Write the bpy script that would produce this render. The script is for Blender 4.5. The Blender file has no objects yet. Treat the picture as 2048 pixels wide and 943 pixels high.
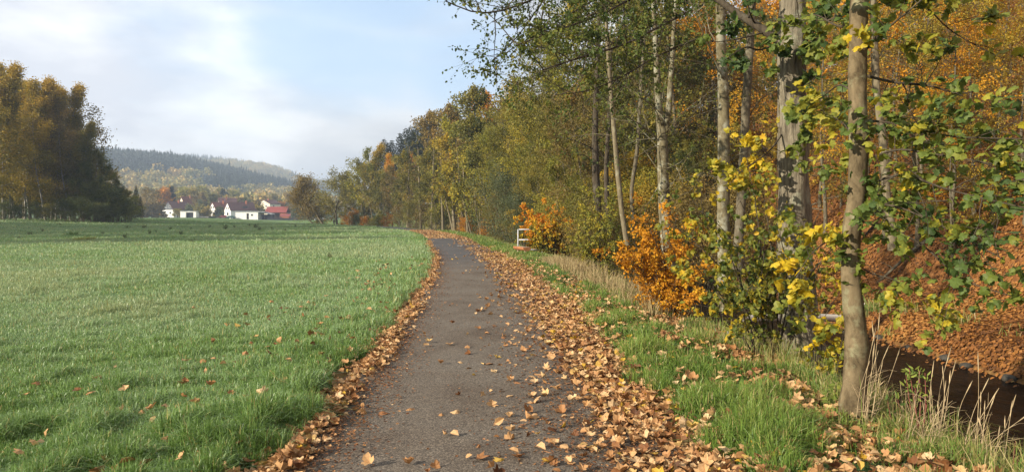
import bpy, math, random
import numpy as np
from mathutils import Vector

# ------------------------------------------------------------------ camera, sky, sun, exposure
S = bpy.context.scene
COL = S.collection
F, CX, HY, EYE = 1547.0, 1024.0, 430.0, 1.65      # focal length (photo px), centre column, horizon row, eye height (m)
cam = bpy.data.cameras.new('camera'); co = bpy.data.objects.new('camera', cam); COL.objects.link(co)
cam.sensor_width = 36.0; cam.lens = 36.0 * F / 2048.0
co.location = (0, 0, EYE); co.rotation_euler = (math.radians(90), 0, 0)
cam.shift_y = -(471.5 - HY) / 2048.0
cam.clip_start = 0.05; cam.clip_end = 6000
S.camera = co
SUN_EL, SUN_AZ = 22.0, 239.0                       # azimuth clockwise from +Y: behind the left shoulder
w = bpy.data.worlds.new('World'); S.world = w; w.use_nodes = True
nt = w.node_tree; nd = nt.nodes; ln = nt.links; nd.clear()
def N(tree, kind, **kw):
    n = tree.nodes.new(kind)
    for k, v in kw.items():
        if k in ('op',): n.operation = v
        elif hasattr(n, k) and k not in n.inputs: setattr(n, k, v)
        else: n.inputs[k].default_value = v
    return n
def math_(tree, op, a, b=None, clamp=False):
    n = tree.nodes.new('ShaderNodeMath'); n.operation = op; n.use_clamp = clamp
    for i, x in enumerate((a, b)):
        if x is None: continue
        if isinstance(x, (int, float)): n.inputs[i].default_value = x
        else: tree.links.new(x, n.inputs[i])
    return n.outputs[0]
def ramp(tree, src, stops, interp='LINEAR'):
    n = tree.nodes.new('ShaderNodeValToRGB'); n.color_ramp.interpolation = interp
    e = n.color_ramp.elements
    while len(e) < len(stops): e.new(0.5)
    for i, (p, c) in enumerate(stops):
        e[i].position = p; e[i].color = (c[0], c[1], c[2], 1) if not isinstance(c, (int, float)) else (c, c, c, 1)
    tree.links.new(src, n.inputs[0]); return n.outputs[0]
sky = N(nt, 'ShaderNodeTexSky', sky_type='NISHITA', sun_disc=False)
sky.sun_elevation = math.radians(SUN_EL); sky.sun_rotation = math.radians(SUN_AZ)
sky.air_density = 1.0; sky.dust_density = 1.0; sky.ozone_density = 1.5
tc = N(nt, 'ShaderNodeTexCoord')
mp = N(nt, 'ShaderNodeMapping'); mp.inputs['Scale'].default_value = (1.0, 1.0, 2.6); ln.new(tc.outputs['Generated'], mp.inputs[0])
n1 = N(nt, 'ShaderNodeTexNoise', Scale=2.6, Detail=7.0, Roughness=0.55, Distortion=0.35); ln.new(mp.outputs[0], n1.inputs['Vector'])
n2 = N(nt, 'ShaderNodeTexNoise', Scale=5.5, Detail=6.0, Roughness=0.5); ln.new(mp.outputs[0], n2.inputs['Vector'])
def toward(px, py):
    v = Vector(((px - CX) / F, 1.0, (HY - py) / F)); v.normalize(); return v
def dotdir(px, py):
    n = N(nt, 'ShaderNodeVectorMath', op='DOT_PRODUCT'); n.inputs[1].default_value = toward(px, py)
    ln.new(tc.outputs['Generated'], n.inputs[0]); return n.outputs['Value']
def lobe(px, py, c0, c1):      # soft patch of the sky around a direction
    n = N(nt, 'ShaderNodeMapRange', interpolation_type='SMOOTHSTEP'); n.inputs[1].default_value = c0; n.inputs[2].default_value = c1
    ln.new(dotdir(px, py), n.inputs[0]); return n.outputs[0]
gap = math_(nt, 'MAXIMUM', lobe(700, 15, 0.978, 1.0), math_(nt, 'MULTIPLY', lobe(880, 60, 0.986, 1.0), 0.9))
gap = math_(nt, 'MAXIMUM', gap, math_(nt, 'MULTIPLY', lobe(500, 150, 0.978, 1.0), 0.55))
gv = math_(nt, 'ADD', gap, math_(nt, 'MULTIPLY', math_(nt, 'SUBTRACT', n1.outputs[0], 0.5), -1.9))
mr = N(nt, 'ShaderNodeMapRange', interpolation_type='SMOOTHSTEP'); mr.inputs[1].default_value = 0.2; mr.inputs[2].default_value = 1.0; mr.inputs[3].default_value = 0.08; mr.inputs[4].default_value = 0.85
ln.new(gv, mr.inputs[0]); gapn = mr.outputs[0]
cloudc = ramp(nt, n2.outputs[0], [(0.37, (4.1, 4.2, 4.55)), (0.5, (5.25, 5.3, 5.42)), (0.62, (6.7, 6.66, 6.6))])
up = lobe(120, 60, 0.93, 1.0)
bright = math_(nt, 'ADD', 0.88, math_(nt, 'MULTIPLY', up, 0.30))
vm = N(nt, 'ShaderNodeVectorMath', op='SCALE'); ln.new(cloudc, vm.inputs[0]); ln.new(bright, vm.inputs['Scale'])
thin = N(nt, 'ShaderNodeMixRGB', blend_type='MIX'); thin.inputs[0].default_value = 0.62
ln.new(sky.outputs[0], thin.inputs[1]); thin.inputs[2].default_value = (3.9, 5.4, 7.3, 1)
mx = N(nt, 'ShaderNodeMixRGB', blend_type='MIX'); ln.new(gapn, mx.inputs[0]); ln.new(vm.outputs[0], mx.inputs[1]); ln.new(thin.outputs[0], mx.inputs[2])
bg = N(nt, 'ShaderNodeBackground', Strength=0.1); ln.new(mx.outputs[0], bg.inputs[0])
wo = N(nt, 'ShaderNodeOutputWorld'); ln.new(bg.outputs[0], wo.inputs[0])
sl = bpy.data.lights.new('sun', 'SUN'); sl.energy = 5.0; sl.angle = math.radians(0.6); sl.color = (1.0, 0.89, 0.74)
so = bpy.data.objects.new('sun', sl); COL.objects.link(so)
az, el = math.radians(SUN_AZ), math.radians(SUN_EL)
SUND = Vector((math.sin(az) * math.cos(el), math.cos(az) * math.cos(el), math.sin(el)))
so.rotation_euler = SUND.to_track_quat('Z', 'Y').to_euler(); so.location = SUND * 200
vs = S.view_settings; vs.view_transform = 'Standard'; vs.look = 'None'; vs.exposure = 0.85; vs.gamma = 1.0; vs.use_curve_mapping = False
S.cycles.max_bounces = 6; S.cycles.diffuse_bounces = 3; S.cycles.glossy_bounces = 2; S.cycles.transmission_bounces = 3
S.cycles.volume_bounces = 0; S.cycles.caustics_reflective = False; S.cycles.caustics_refractive = False
S.cycles.use_denoising = True; S.cycles.sample_clamp_indirect = 6.0

# ------------------------------------------------------------------ helpers
R = np.random.default_rng(7)
def tag(o, label=None, cat=None, group=None, kind=None):
    if label: o['label'] = label
    if cat: o['category'] = cat
    if group: o['group'] = group
    if kind: o['kind'] = kind
    return o
def empty(name, loc, rz=0.0):
    o = bpy.data.objects.new(name, None); COL.objects.link(o); o.location = loc; o.rotation_euler = (0, 0, rz)
    o.empty_display_size = 0.2; return o
def link(name, me, parent=None):
    o = bpy.data.objects.new(name, me); COL.objects.link(o)
    if parent is not None: o.parent = parent
    return o
def mesh_np(name, V, faces, mats, tint=None, smooth=False, fmat=None):
    """faces: list of (n,k) int arrays"""
    me = bpy.data.meshes.new(name)
    V = np.asarray(V, np.float32); me.vertices.add(len(V)); me.vertices.foreach_set('co', V.ravel())
    faces = [np.asarray(f, np.int32) for f in faces if len(f)]
    li = np.concatenate([f.ravel() for f in faces]); tot = np.concatenate([np.full(len(f), f.shape[1], np.int32) for f in faces])
    st = np.concatenate([[0], np.cumsum(tot)[:-1]]).astype(np.int32)
    me.loops.add(len(li)); me.loops.foreach_set('vertex_index', li)
    me.polygons.add(len(tot)); me.polygons.foreach_set('loop_start', st)
    me.polygons.foreach_set('use_smooth', np.full(len(tot), bool(smooth)))
    if fmat is not None: me.polygons.foreach_set('material_index', np.asarray(fmat, np.int32))
    for m in (mats if isinstance(mats, (list, tuple)) else [mats]): me.materials.append(m)
    if tint is not None:
        a = me.attributes.new('tint', 'FLOAT', 'POINT'); a.data.foreach_set('value', np.asarray(tint, np.float32))
    me.update(calc_edges=True); return me
class MB:
    """boxes, prisms and tubes collected into ONE mesh"""
    def __init__(s): s.V = []; s.Q = []; s.T = []; s.n = 0
    def add(s, V, Q=(), T=()):
        V = np.asarray(V, float)
        if len(Q): s.Q.append(np.asarray(Q, int) + s.n)
        if len(T): s.T.append(np.asarray(T, int) + s.n)
        s.V.append(V); s.n += len(V); return s
    def box(s, x0, x1, y0, y1, z0, z1):
        V = [(x, y, z) for z in (z0, z1) for y in (y0, y1) for x in (x0, x1)]
        return s.add(V, [(0, 2, 3, 1), (4, 5, 7, 6), (0, 1, 5, 4), (2, 6, 7, 3), (0, 4, 6, 2), (1, 3, 7, 5)])
    def tube(s, pts, rad, k=8, cap=True):
        V, Q = tube(np.asarray(pts, float), np.asarray(rad, float) * np.ones(len(pts)), k)
        s.add(V, Q)
        if cap:
            a = s.n - len(V); L = len(pts)
            s.T.append(np.array([(a, a + j + 1, a + j) for j in range(1, k - 1)]))
            b = a + (L - 1) * k; s.T.append(np.array([(b, b + j, b + j + 1) for j in range(1, k - 1)]))
        return s
    def build(s, name, mat, parent=None, smooth=False):
        return link(name, mesh_np(name, np.concatenate(s.V), ([np.concatenate(s.Q)] if s.Q else []) + ([np.concatenate(s.T)] if s.T else []), mat, smooth=smooth), parent)
def tube(P, r, k):
    T = np.gradient(P, axis=0); T /= np.linalg.norm(T, axis=1, keepdims=True) + 1e-9
    m = T.mean(0); ref = np.array([1.0, 0, 0]) if abs(m[0]) < 0.6 * np.linalg.norm(m) + 1e-9 else np.array([0, 0.3, 1.0])
    U = np.cross(T, ref); U /= np.linalg.norm(U, axis=1, keepdims=True) + 1e-9
    W = np.cross(T, U); a = np.arange(k) * 2 * math.pi / k
    r = np.asarray(r); rr = r[:, None] if r.ndim == 1 else r
    V = P[:, None, :] + rr[:, :, None] * (np.cos(a)[None, :, None] * U[:, None, :] + np.sin(a)[None, :, None] * W[:, None, :])
    i = np.arange(len(P) - 1)[:, None] * k; j = np.arange(k)[None, :]; j2 = (j + 1) % k
    Q = np.stack([i + j, i + j2, i + k + j2, i + k + j], -1).reshape(-1, 4)
    return V.reshape(-1, 3), Q
def tubes_mesh(name, B, mat, rough=0.0, seed=1):
    """B: list of (pts, radii, sides)"""
    V, Q, n = [], [], 0; rg = np.random.default_rng(seed)
    for P, r, k in B:
        r = np.asarray(r, float)
        if rough and k >= 8:
            g = rg.normal(0, rough, (len(P), k)); g = (g + np.roll(g, 1, 0) + np.roll(g, -1, 0)) / 2
            r = r[:, None] * (1 + g)
        v, q = tube(np.asarray(P, float), r, k); V.append(v); Q.append(q + n); n += len(v)
    return mesh_np(name, np.concatenate(V), [np.concatenate(Q)], mat, smooth=True)
def hash2(i, j, s):
    x = (i.astype(np.int64) * 374761393 + j.astype(np.int64) * 668265263 + s * 974634777) & 0x7fffffff
    x = ((x ^ (x >> 13)) * 1274126177) & 0x7fffffff
    return ((x ^ (x >> 16)) & 0xffff) / 65535.0
def noise2(x, y, sc, s=0):
    x = np.asarray(x) / sc; y = np.asarray(y) / sc; i = np.floor(x); j = np.floor(y); u = x - i; v = y - j
    u = u * u * (3 - 2 * u); v = v * v * (3 - 2 * v)
    a, b, c, d = hash2(i, j, s), hash2(i + 1, j, s), hash2(i, j + 1, s), hash2(i + 1, j + 1, s)
    return (a * (1 - u) + b * u) * (1 - v) + (c * (1 - u) + d * u) * v
def sstep(a, b, x):
    t = np.clip((np.asarray(x, float) - a) / (b - a), 0, 1); return t * t * (3 - 2 * t)
def at(px, py, Y): return np.array([(px - CX) / F * Y, Y, EYE - (py - HY) / F * Y])
# materials ---------------------------------------------------------
def newmat(name):
    m = bpy.data.materials.new(name); m.use_nodes = True; t = m.node_tree; t.nodes.clear()
    o = t.nodes.new('ShaderNodeOutputMaterial'); return m, t, o
def plain(name, c, rough=0.6, metal=0.0, var=0.12, scale=6.0, bump=0.0, c2=None, stretch=None, spec=0.3):
    m, t, o = newmat(name); b = N(t, 'ShaderNodeBsdfPrincipled', Roughness=rough, Metallic=metal); b.inputs['Specular IOR Level'].default_value = spec
    tcd = N(t, 'ShaderNodeTexCoord'); v = tcd.outputs['Object']
    if stretch:
        mpp = N(t, 'ShaderNodeMapping'); mpp.inputs['Scale'].default_value = stretch; t.links.new(v, mpp.inputs[0]); v = mpp.outputs[0]
    no = N(t, 'ShaderNodeTexNoise', Scale=scale, Detail=6.0, Roughness=0.65); t.links.new(v, no.inputs['Vector'])
    c = np.array(c); lo = np.clip(c * (1 - 2 * var), 0, 1); hi = np.clip(c * (1 + 2 * var), 0, 1)
    if c2 is not None: hi = c2
    t.links.new(ramp(t, no.outputs[0], [(0.3, lo), (0.7, hi)]), b.inputs['Base Color'])
    if bump:
        bm = N(t, 'ShaderNodeBump', Strength=bump, Distance=0.02); t.links.new(no.outputs[0], bm.inputs['Height']); t.links.new(bm.outputs[0], b.inputs['Normal'])
    t.links.new(b.outputs[0], o.inputs[0]); return m
def leafmat(name, pal, trans=0.35, rough=0.55, objvar=0.25, spec=0.25, mott=None):
    m, t, o = newmat(name)
    a = N(t, 'ShaderNodeAttribute', attribute_name='tint'); v = a.outputs['Fac']
    if objvar:
        oi = N(t, 'ShaderNodeObjectInfo'); v = math_(t, 'ADD', v, math_(t, 'MULTIPLY', math_(t, 'SUBTRACT', oi.outputs['Random'], 0.5), objvar), True)
    k = len(pal); c = ramp(t, v, [(i / (k - 1), p) for i, p in enumerate(pal)])
    if mott:      # spots, browning and veins within one leaf
        tcd = N(t, 'ShaderNodeTexCoord'); no = N(t, 'ShaderNodeTexNoise', Scale=mott, Detail=5.0, Roughness=0.75); t.links.new(tcd.outputs['Object'], no.inputs['Vector'])
        ml = N(t, 'ShaderNodeMixRGB', blend_type='MULTIPLY'); ml.inputs[0].default_value = 1.0; t.links.new(c, ml.inputs[1])
        t.links.new(ramp(t, no.outputs[0], [(0.28, (0.42, 0.33, 0.28)), (0.42, (0.85, 0.82, 0.78)), (0.55, (1.0, 1.0, 1.0)), (0.72, (1.3, 1.26, 1.15))]), ml.inputs[2]); c = ml.outputs[0]
    b = N(t, 'ShaderNodeBsdfPrincipled', Roughness=rough); b.inputs['Specular IOR Level'].default_value = spec; t.links.new(c, b.inputs['Base Color'])
    tr = N(t, 'ShaderNodeBsdfTranslucent'); t.links.new(c, tr.inputs[0])
    mxs = N(t, 'ShaderNodeMixShader'); mxs.inputs[0].default_value = trans
    t.links.new(b.outputs[0], mxs.inputs[1]); t.links.new(tr.outputs[0], mxs.inputs[2]); t.links.new(mxs.outputs[0], o.inputs[0]); return m
def barkmat(name, c1, c2, lich, scale=14.0, stretch=(1, 1, 0.25), bump=0.6, lamt=0.55, dist=0.02):
    m, t, o = newmat(name); b = N(t, 'ShaderNodeBsdfPrincipled', Roughness=0.9); b.inputs['Specular IOR Level'].default_value = 0.1
    tcd = N(t, 'ShaderNodeTexCoord'); mpp = N(t, 'ShaderNodeMapping'); mpp.inputs['Scale'].default_value = stretch; t.links.new(tcd.outputs['Object'], mpp.inputs[0])
    no = N(t, 'ShaderNodeTexNoise', Scale=scale, Detail=8.0, Roughness=0.7, Distortion=0.4); t.links.new(mpp.outputs[0], no.inputs['Vector'])
    n3 = N(t, 'ShaderNodeTexNoise', Scale=3.2, Detail=7.0, Roughness=0.7); t.links.new(tcd.outputs['Object'], n3.inputs['Vector'])
    base = ramp(t, no.outputs[0], [(0.35, c1), (0.62, c2)])
    lm = ramp(t, n3.outputs[0], [(lamt, 0.0), (lamt + 0.1, 0.75)])
    mm = N(t, 'ShaderNodeMixRGB'); t.links.new(lm, mm.inputs[0]); t.links.new(base, mm.inputs[1]); mm.inputs[2].default_value = (*lich, 1)
    t.links.new(mm.outputs[0], b.inputs['Base Color'])
    bm = N(t, 'ShaderNodeBump', Strength=bump, Distance=dist); t.links.new(no.outputs[0], bm.inputs['Height']); t.links.new(bm.outputs[0], b.inputs['Normal'])
    t.links.new(b.outputs[0], o.inputs[0]); return m

# ------------------------------------------------------------------ terrain
PY_ = np.array([-60, 5, 8, 15, 23, 32, 42, 53, 64, 80, 110, 150, 220, 300.])
PX_ = np.array([-.1, -.1, -.13, -.4, -.87, -1.73, -3.1, -4.25, -6.0, -9.2, -18, -38, -85, -150.])
def xc(Y): return np.interp(Y, PY_, PX_)
_ys = np.linspace(-60, 300, 721); _xs = np.convolve(np.pad(xc(_ys), 8, mode='edge'), np.ones(17) / 17, 'valid')
def xc(Y): return np.interp(Y, _ys, _xs)
HALF = 1.33
PD = np.array([-1e4, -1.8, -1.52, 1.42, 1.65, 2.6, 3.3, 4.05, 4.75, 5.1, 8.8, 9.25, 9.7, 11.5, 13])
PZ = np.array([0.0, 0.0, -0.05, -0.05, 0.0, -0.06, -0.14, -0.5, -1.3, -1.65, -1.65, -1.2, -0.85, -0.55, 0.2])
RA_X = np.array([-1500, -900, -560, -503, -457, -415, -383, -352, -322, -290, -260, -225, -190, 2000.])
RA_Z = np.array([95, 90, 77, 70, 66, 63, 55, 48, 40, 34, 25, 15, 8, 0.])
RB_X = np.array([-1500, -640, -583, -521, -480, -438, -397, -330, -270, -150, 0, 2000.])
RB_Z = np.array([105, 112, 104, 97, 86, 70, 55, 34, 18, 5, 0, 0.])
def ground(X, Y):
    X = np.asarray(X, float); Y = np.asarray(Y, float)
    d = X - xc(Y)
    z = np.interp(d, PD, PZ)
    slope = np.interp(Y, [0, 45, 90, 140, 168, 190], [0.74, 0.72, 0.55, 0.42, 0.16, 0.0])
    hd = np.clip(d - 12.4, 0, 75)
    z = z + slope * (hd - 0.0025 * hd * hd)
    fade = sstep(260, 200, Y); z = np.where(d > 3, z * fade, z)
    z = z + np.where(d < -1.5, 1.0, 0.0) * (1.0 * sstep(-40, -76, X) * sstep(40, 110, Y) * (1 - 0.5 * sstep(150, 320, Y)))
    z = z - 0.7 * sstep(200, 320, Y) * sstep(-150, -95, X)
    z = z + np.where(d < -1.6, 1, 0) * (noise2(X, Y, 5.0, 3) - 0.5) * 0.14 * sstep(-1.6, -4, d) * sstep(150, 60, Y)
    z = z + np.where(d > 11, 1, 0) * (noise2(X, Y, 3.0, 5) - 0.5) * 0.5 * sstep(11, 15, d)
    z = z + np.where((d > 2.2) & (d < 5), 1, 0) * (noise2(X, Y, 0.9, 8) - 0.5) * 0.12
    za = np.interp(X, RA_X, RA_Z) * sstep(420, 960, Y)
    zb = np.interp(X, RB_X, RB_Z) * sstep(1050, 1600, Y)
    return z + np.maximum(za, zb)
gx = np.concatenate([-np.geomspace(1500, 62, 40), np.linspace(-60, -9, 60), np.linspace(-8.7, 14, 150), np.linspace(14.5, 60, 60), np.geomspace(63, 900, 16)])
gy = np.concatenate([[-280, -120, -50, -20, -8], np.linspace(-2, 30, 130), np.linspace(30.5, 130, 160), np.linspace(132, 460, 70), np.geomspace(470, 2050, 50)])
GX, GY = np.meshgrid(gx, gy); GZ = ground(GX, GY)
def grid_mesh(name, GX, GY, GZ, mat, tint=None):
    h, w_ = GX.shape; i = np.arange(h - 1)[:, None] * w_ + np.arange(w_ - 1)[None]
    Q = np.stack([i, i + 1, i + w_ + 1, i + w_], -1).reshape(-1, 4)
    return mesh_np(name, np.stack([GX, GY, GZ], -1).reshape(-1, 3), [Q], mat, smooth=True, tint=tint)
# ground material: meadow soil and grass / leaf litter, chosen by the attribute 'tint'
m, t, o = newmat('ground_cover')
a = N(t, 'ShaderNodeAttribute', attribute_name='tint'); tcd = N(t, 'ShaderNodeTexCoord')
na = N(t, 'ShaderNodeTexNoise', Scale=0.35, Detail=8.0, Roughness=0.7); nb = N(t, 'ShaderNodeTexNoise', Scale=9.0, Detail=6.0, Roughness=0.75)
nv = N(t, 'ShaderNodeTexVoronoi', Scale=11.0)
for n in (na, nb, nv): t.links.new(tcd.outputs['Object'], n.inputs['Vector'])
g1 = ramp(t, na.outputs[0], [(0.3, (0.07, 0.13, 0.05)), (0.5, (0.115, 0.18, 0.07)), (0.68, (0.17, 0.20, 0.07))])
g2 = N(t, 'ShaderNodeMixRGB', blend_type='MULTIPLY'); g2.inputs[0].default_value = 0.8; t.links.new(g1, g2.inputs[1]); t.links.new(ramp(t, nb.outputs[0], [(0.3, (0.5, 0.5, 0.5)), (0.7, (1.3, 1.3, 1.3))]), g2.inputs[2])
l1 = ramp(t, nv.outputs['Color'], [(0.0, (0.08, 0.037, 0.015)), (0.35, (0.15, 0.065, 0.022)), (0.7, (0.23, 0.10, 0.03)), (1.0, (0.24, 0.14, 0.055))])
mm = N(t, 'ShaderNodeMixRGB'); t.links.new(a.outputs['Fac'], mm.inputs[0]); t.links.new(g2.outputs[0], mm.inputs[1]); t.links.new(l1, mm.inputs[2])
b = N(t, 'ShaderNodeBsdfPrincipled', Roughness=0.95); b.inputs['Specular IOR Level'].default_value = 0.1
bm = N(t, 'ShaderNodeBump', Strength=0.7, Distance=0.05); t.links.new(nb.outputs[0], bm.inputs['Height']); t.links.new(bm.outputs[0], b.inputs['Normal'])
t.links.new(mm.outputs[0], b.inputs['Base Color']); t.links.new(b.outputs[0], o.inputs[0]); M_GROUND = m
gd = GX - xc(GY)
lit = np.clip(sstep(3.2, 3.9, gd) * 0.85 + 0.15 * sstep(9, 10, gd), 0, 1) * sstep(330, 260, GY)
lit = lit * sstep(150, 95, GY)
lit = np.where((np.abs(gd) < 1.9) & (GY < 100), 0.75, lit)
tag(link('ground', grid_mesh('ground', GX, GY, GZ, M_GROUND, lit.ravel())), kind='structure')
# path
m, t, o = newmat('asphalt'); tcd = N(t, 'ShaderNodeTexCoord')
n_f = N(t, 'ShaderNodeTexNoise', Scale=95.0, Detail=4.0, Roughness=0.7); n_c = N(t, 'ShaderNodeTexNoise', Scale=0.8, Detail=7.0, Roughness=0.65); n_v = N(t, 'ShaderNodeTexVoronoi', Scale=115.0)
for n in (n_f, n_c, n_v): t.links.new(tcd.outputs['Object'], n.inputs['Vector'])
c1 = ramp(t, n_v.outputs['Color'], [(0.0, (0.035, 0.029, 0.023)), (0.5, (0.105, 0.089, 0.071)), (0.85, (0.20, 0.172, 0.134)), (1.0, (0.37, 0.32, 0.25))])
c2 = ramp(t, n_c.outputs[0], [(0.3, (0.70, 0.60, 0.52)), (0.48, (1.0, 0.94, 0.88)), (0.7, (1.15, 1.14, 1.12))])
sx = N(t, 'ShaderNodeSeparateXYZ'); t.links.new(tcd.outputs['Object'], sx.inputs[0])
far = N(t, 'ShaderNodeMapRange'); far.inputs[1].default_value = 24; far.inputs[2].default_value = 33; t.links.new(math_(t, 'ADD', sx.outputs['Y'], math_(t, 'MULTIPLY', n_c.outputs[0], 4.0)), far.inputs[0])
mf = N(t, 'ShaderNodeMixRGB'); t.links.new(far.outputs[0], mf.inputs[0]); t.links.new(c1, mf.inputs[1]); mf.inputs[2].default_value = (0.075, 0.074, 0.075, 1)   # newer, greyer surfacing beyond the bend
ml = N(t, 'ShaderNodeMixRGB', blend_type='MULTIPLY'); ml.inputs[0].default_value = 1.0; t.links.new(mf.outputs[0], ml.inputs[1]); t.links.new(c2, ml.inputs[2])
b = N(t, 'ShaderNodeBsdfPrincipled', Roughness=0.85); b.inputs['Specular IOR Level'].default_value = 0.25
bm = N(t, 'ShaderNodeBump', Strength=0.5, Distance=0.006); t.links.new(n_f.outputs[0], bm.inputs['Height']); t.links.new(bm.outputs[0], b.inputs['Normal'])
t.links.new(ml.outputs[0], b.inputs['Base Color']); t.links.new(b.outputs[0], o.inputs[0]); M_ASPH = m
py_ = np.concatenate([np.linspace(-10, 30, 90), np.linspace(31, 230, 160)]); off = np.array([-1.64, -1.46, -1.0, -0.5, 0, 0.5, 1.0, 1.38, 1.55]); crown = np.array([-0.06, -0.012, 0, 0.012, 0.018, 0.012, 0, -0.012, -0.06])
A_, B_ = np.meshgrid(off, py_); wob = (noise2(B_, B_ * 0 + np.sign(A_) * 9, 1.3, 4) - 0.5) * 0.16 * (np.abs(A_) > 1.1)
tag(link('path', grid_mesh('path', A_ + wob + xc(B_), B_, np.tile(crown, (len(py_), 1)) + 0.0, M_ASPH)), kind='structure')
# a narrow white line painted across the right half of the path near the bend
pw = plain('line_paint', (0.62, 0.62, 0.6), var=0.1); V = []
for yy in (41.2, 41.55):
    for xx in np.linspace(0.05, 1.3, 6): V.append((xc(yy) + xx, yy, 0.016 - 0.024 * abs(xx) + 0.006))
tag(link('path_marking', mesh_np('path_marking', V, [[(i, i + 1, i + 7, i + 6) for i in range(5)]], pw)), kind='structure')
# stream
m, t, o = newmat('stream_water'); b = N(t, 'ShaderNodeBsdfDiffuse'); b.inputs[0].default_value = (0.012, 0.008, 0.005, 1); gl = N(t, 'ShaderNodeBsdfGlossy', Roughness=0.12); gl.inputs[0].default_value = (0.8, 0.82, 0.85, 1)
tcd = N(t, 'ShaderNodeTexCoord'); mpp = N(t, 'ShaderNodeMapping'); mpp.inputs['Scale'].default_value = (1.0, 0.55, 1); t.links.new(tcd.outputs['Object'], mpp.inputs[0])
nw = N(t, 'ShaderNodeTexNoise', Scale=3.5, Detail=5.0, Roughness=0.65, Distortion=0.8); t.links.new(mpp.outputs[0], nw.inputs['Vector'])
bm = N(t, 'ShaderNodeBump', Strength=0.6, Distance=0.06); t.links.new(nw.outputs[0], bm.inputs['Height']); t.links.new(bm.outputs[0], gl.inputs['Normal'])
fr = N(t, 'ShaderNodeFresnel', IOR=1.33); t.links.new(bm.outputs[0], fr.inputs['Normal']); mxs = N(t, 'ShaderNodeMixShader'); t.links.new(math_(t, 'MULTIPLY', fr.outputs[0], 0.38), mxs.inputs[0])
t.links.new(b.outputs[0], mxs.inputs[1]); t.links.new(gl.outputs[0], mxs.inputs[2]); t.links.new(mxs.outputs[0], o.inputs[0]); M_WATER = m
A_, B_ = np.meshgrid(np.linspace(4.3, 9.6, 12), np.concatenate([np.linspace(-12, 60, 70), np.linspace(62, 200, 50)]))
tag(link('stream', grid_mesh('stream', A_ + xc(B_), B_, A_ * 0 - 1.27, M_WATER)), kind='structure')

# ------------------------------------------------------------------ leaves and trees (generators)
def tmpl_maple(curl, seed, jit=0.02):
    rg = np.random.default_rng(seed)
    half = np.array([(0.12, -0.06), (0.38, -0.05), (0.35, 0.13), (0.58, 0.34), (0.47, 0.46), (0.29, 0.54), (0.27, 0.78)])
    pts = np.concatenate([[(0, 0.0)], half, [(0, 1.0)], half[::-1] * (-1, 1)]); pts += rg.normal(0, jit, pts.shape)
    pts = np.concatenate([pts, [(0, 0.38)]])
    z = curl * (np.abs(pts[:, 0]) * 0.9 + 0.9 * (pts[:, 1] - 0.4) ** 2) + rg.normal(0, 0.05 * (abs(curl) + 0.15), len(pts)); z[-1] = -0.06 * np.sign(curl)
    n = len(pts) - 1
    return np.column_stack([pts, z]), [np.array([(n, i, (i + 1) % n) for i in range(n)])]
def tmpl_oval(fold=0.12, wd=0.32):
    return np.array([(0, 0, 0), (wd, .3, fold), (wd * .8, .7, fold), (0, 1, 0), (-wd * .8, .7, fold), (-wd, .3, fold)]), [np.array([(0, 1, 2, 3), (0, 3, 4, 5)])]
def tmpl_clump(wd=0.42):
    return np.array([(0, 0, 0), (wd, .45, .1), (.05, 1, 0), (-wd, .5, -.1)]), [np.array([(0, 1, 2, 3)])]
MAPLES = [tmpl_maple(c, i) for i, c in enumerate((-0.45, -0.25, 0.5, 0.2))]
MAPLE_GREEN = [tmpl_maple(c, i + 20) for i, c in enumerate((-0.22, -0.35, -0.12))]
OVAL = [tmpl_oval()]; CLUMP = [tmpl_clump()]; NARROW = [tmpl_oval(0.05, 0.16)]
def unit(v): return v / (np.linalg.norm(v, axis=-1, keepdims=True) + 1e-9)
def leaves_geo(tm, P, D, Nn, Sz, tint, rg):
    """leaf templates laid at P along D with face normal about Nn -> V, faces, tint"""
    P = np.asarray(P, float); D = unit(np.asarray(D, float)); Nn = np.asarray(Nn, float); X = unit(np.cross(D, Nn)); Z = np.cross(X, D)
    Sz = np.asarray(Sz, float); tint = np.asarray(tint, float); pick = rg.integers(0, len(tm), len(P)); VV, FF, TT, n = [], {}, [], 0
    for k, (tv, tf) in enumerate(tm):
        I = np.nonzero(pick == k)[0]
        if not len(I): continue
        V = P[I, None] + Sz[I, None, None] * (tv[None, :, 0, None] * X[I, None] + tv[None, :, 1, None] * D[I, None] + tv[None, :, 2, None] * Z[I, None])
        VV.append(V.reshape(-1, 3)); TT.append(np.repeat(tint[I], len(tv)))
        for f in tf:
            FF.setdefault(f.shape[1], []).append((f[None] + (np.arange(len(I)) * len(tv))[:, None, None] + n).reshape(-1, f.shape[1]))
        n += len(I) * len(tv)
    return np.concatenate(VV), [np.concatenate(v) for v in FF.values()], np.concatenate(TT)
def leaves_mesh(name, tm, P, D, Nn, Sz, tint, mat, rg):
    V, Fc, T = leaves_geo(tm, P, D, Nn, Sz, tint, rg); return mesh_np(name, V, Fc, mat, tint=T)
def wander(rg, p, d, L, n, wob, trop=(0, 0, 0)):
    P = [np.array(p, float)]; d = unit(np.array(d, float))
    for _ in range(n):
        d = unit(d + rg.normal(0, wob, 3) + np.array(trop)); P.append(P[-1] + d * L / n)
    return np.array(P)
def along(P, f):
    s = np.concatenate([[0], np.cumsum(np.linalg.norm(np.diff(P, axis=0), axis=1))]); u = f * s[-1]
    p = np.array([np.interp(u, s, P[:, c]) for c in range(3)]); i = min(int(np.searchsorted(s, u, 'right')) - 1, len(P) - 2)
    return p, unit(P[i + 1] - P[i])
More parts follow.
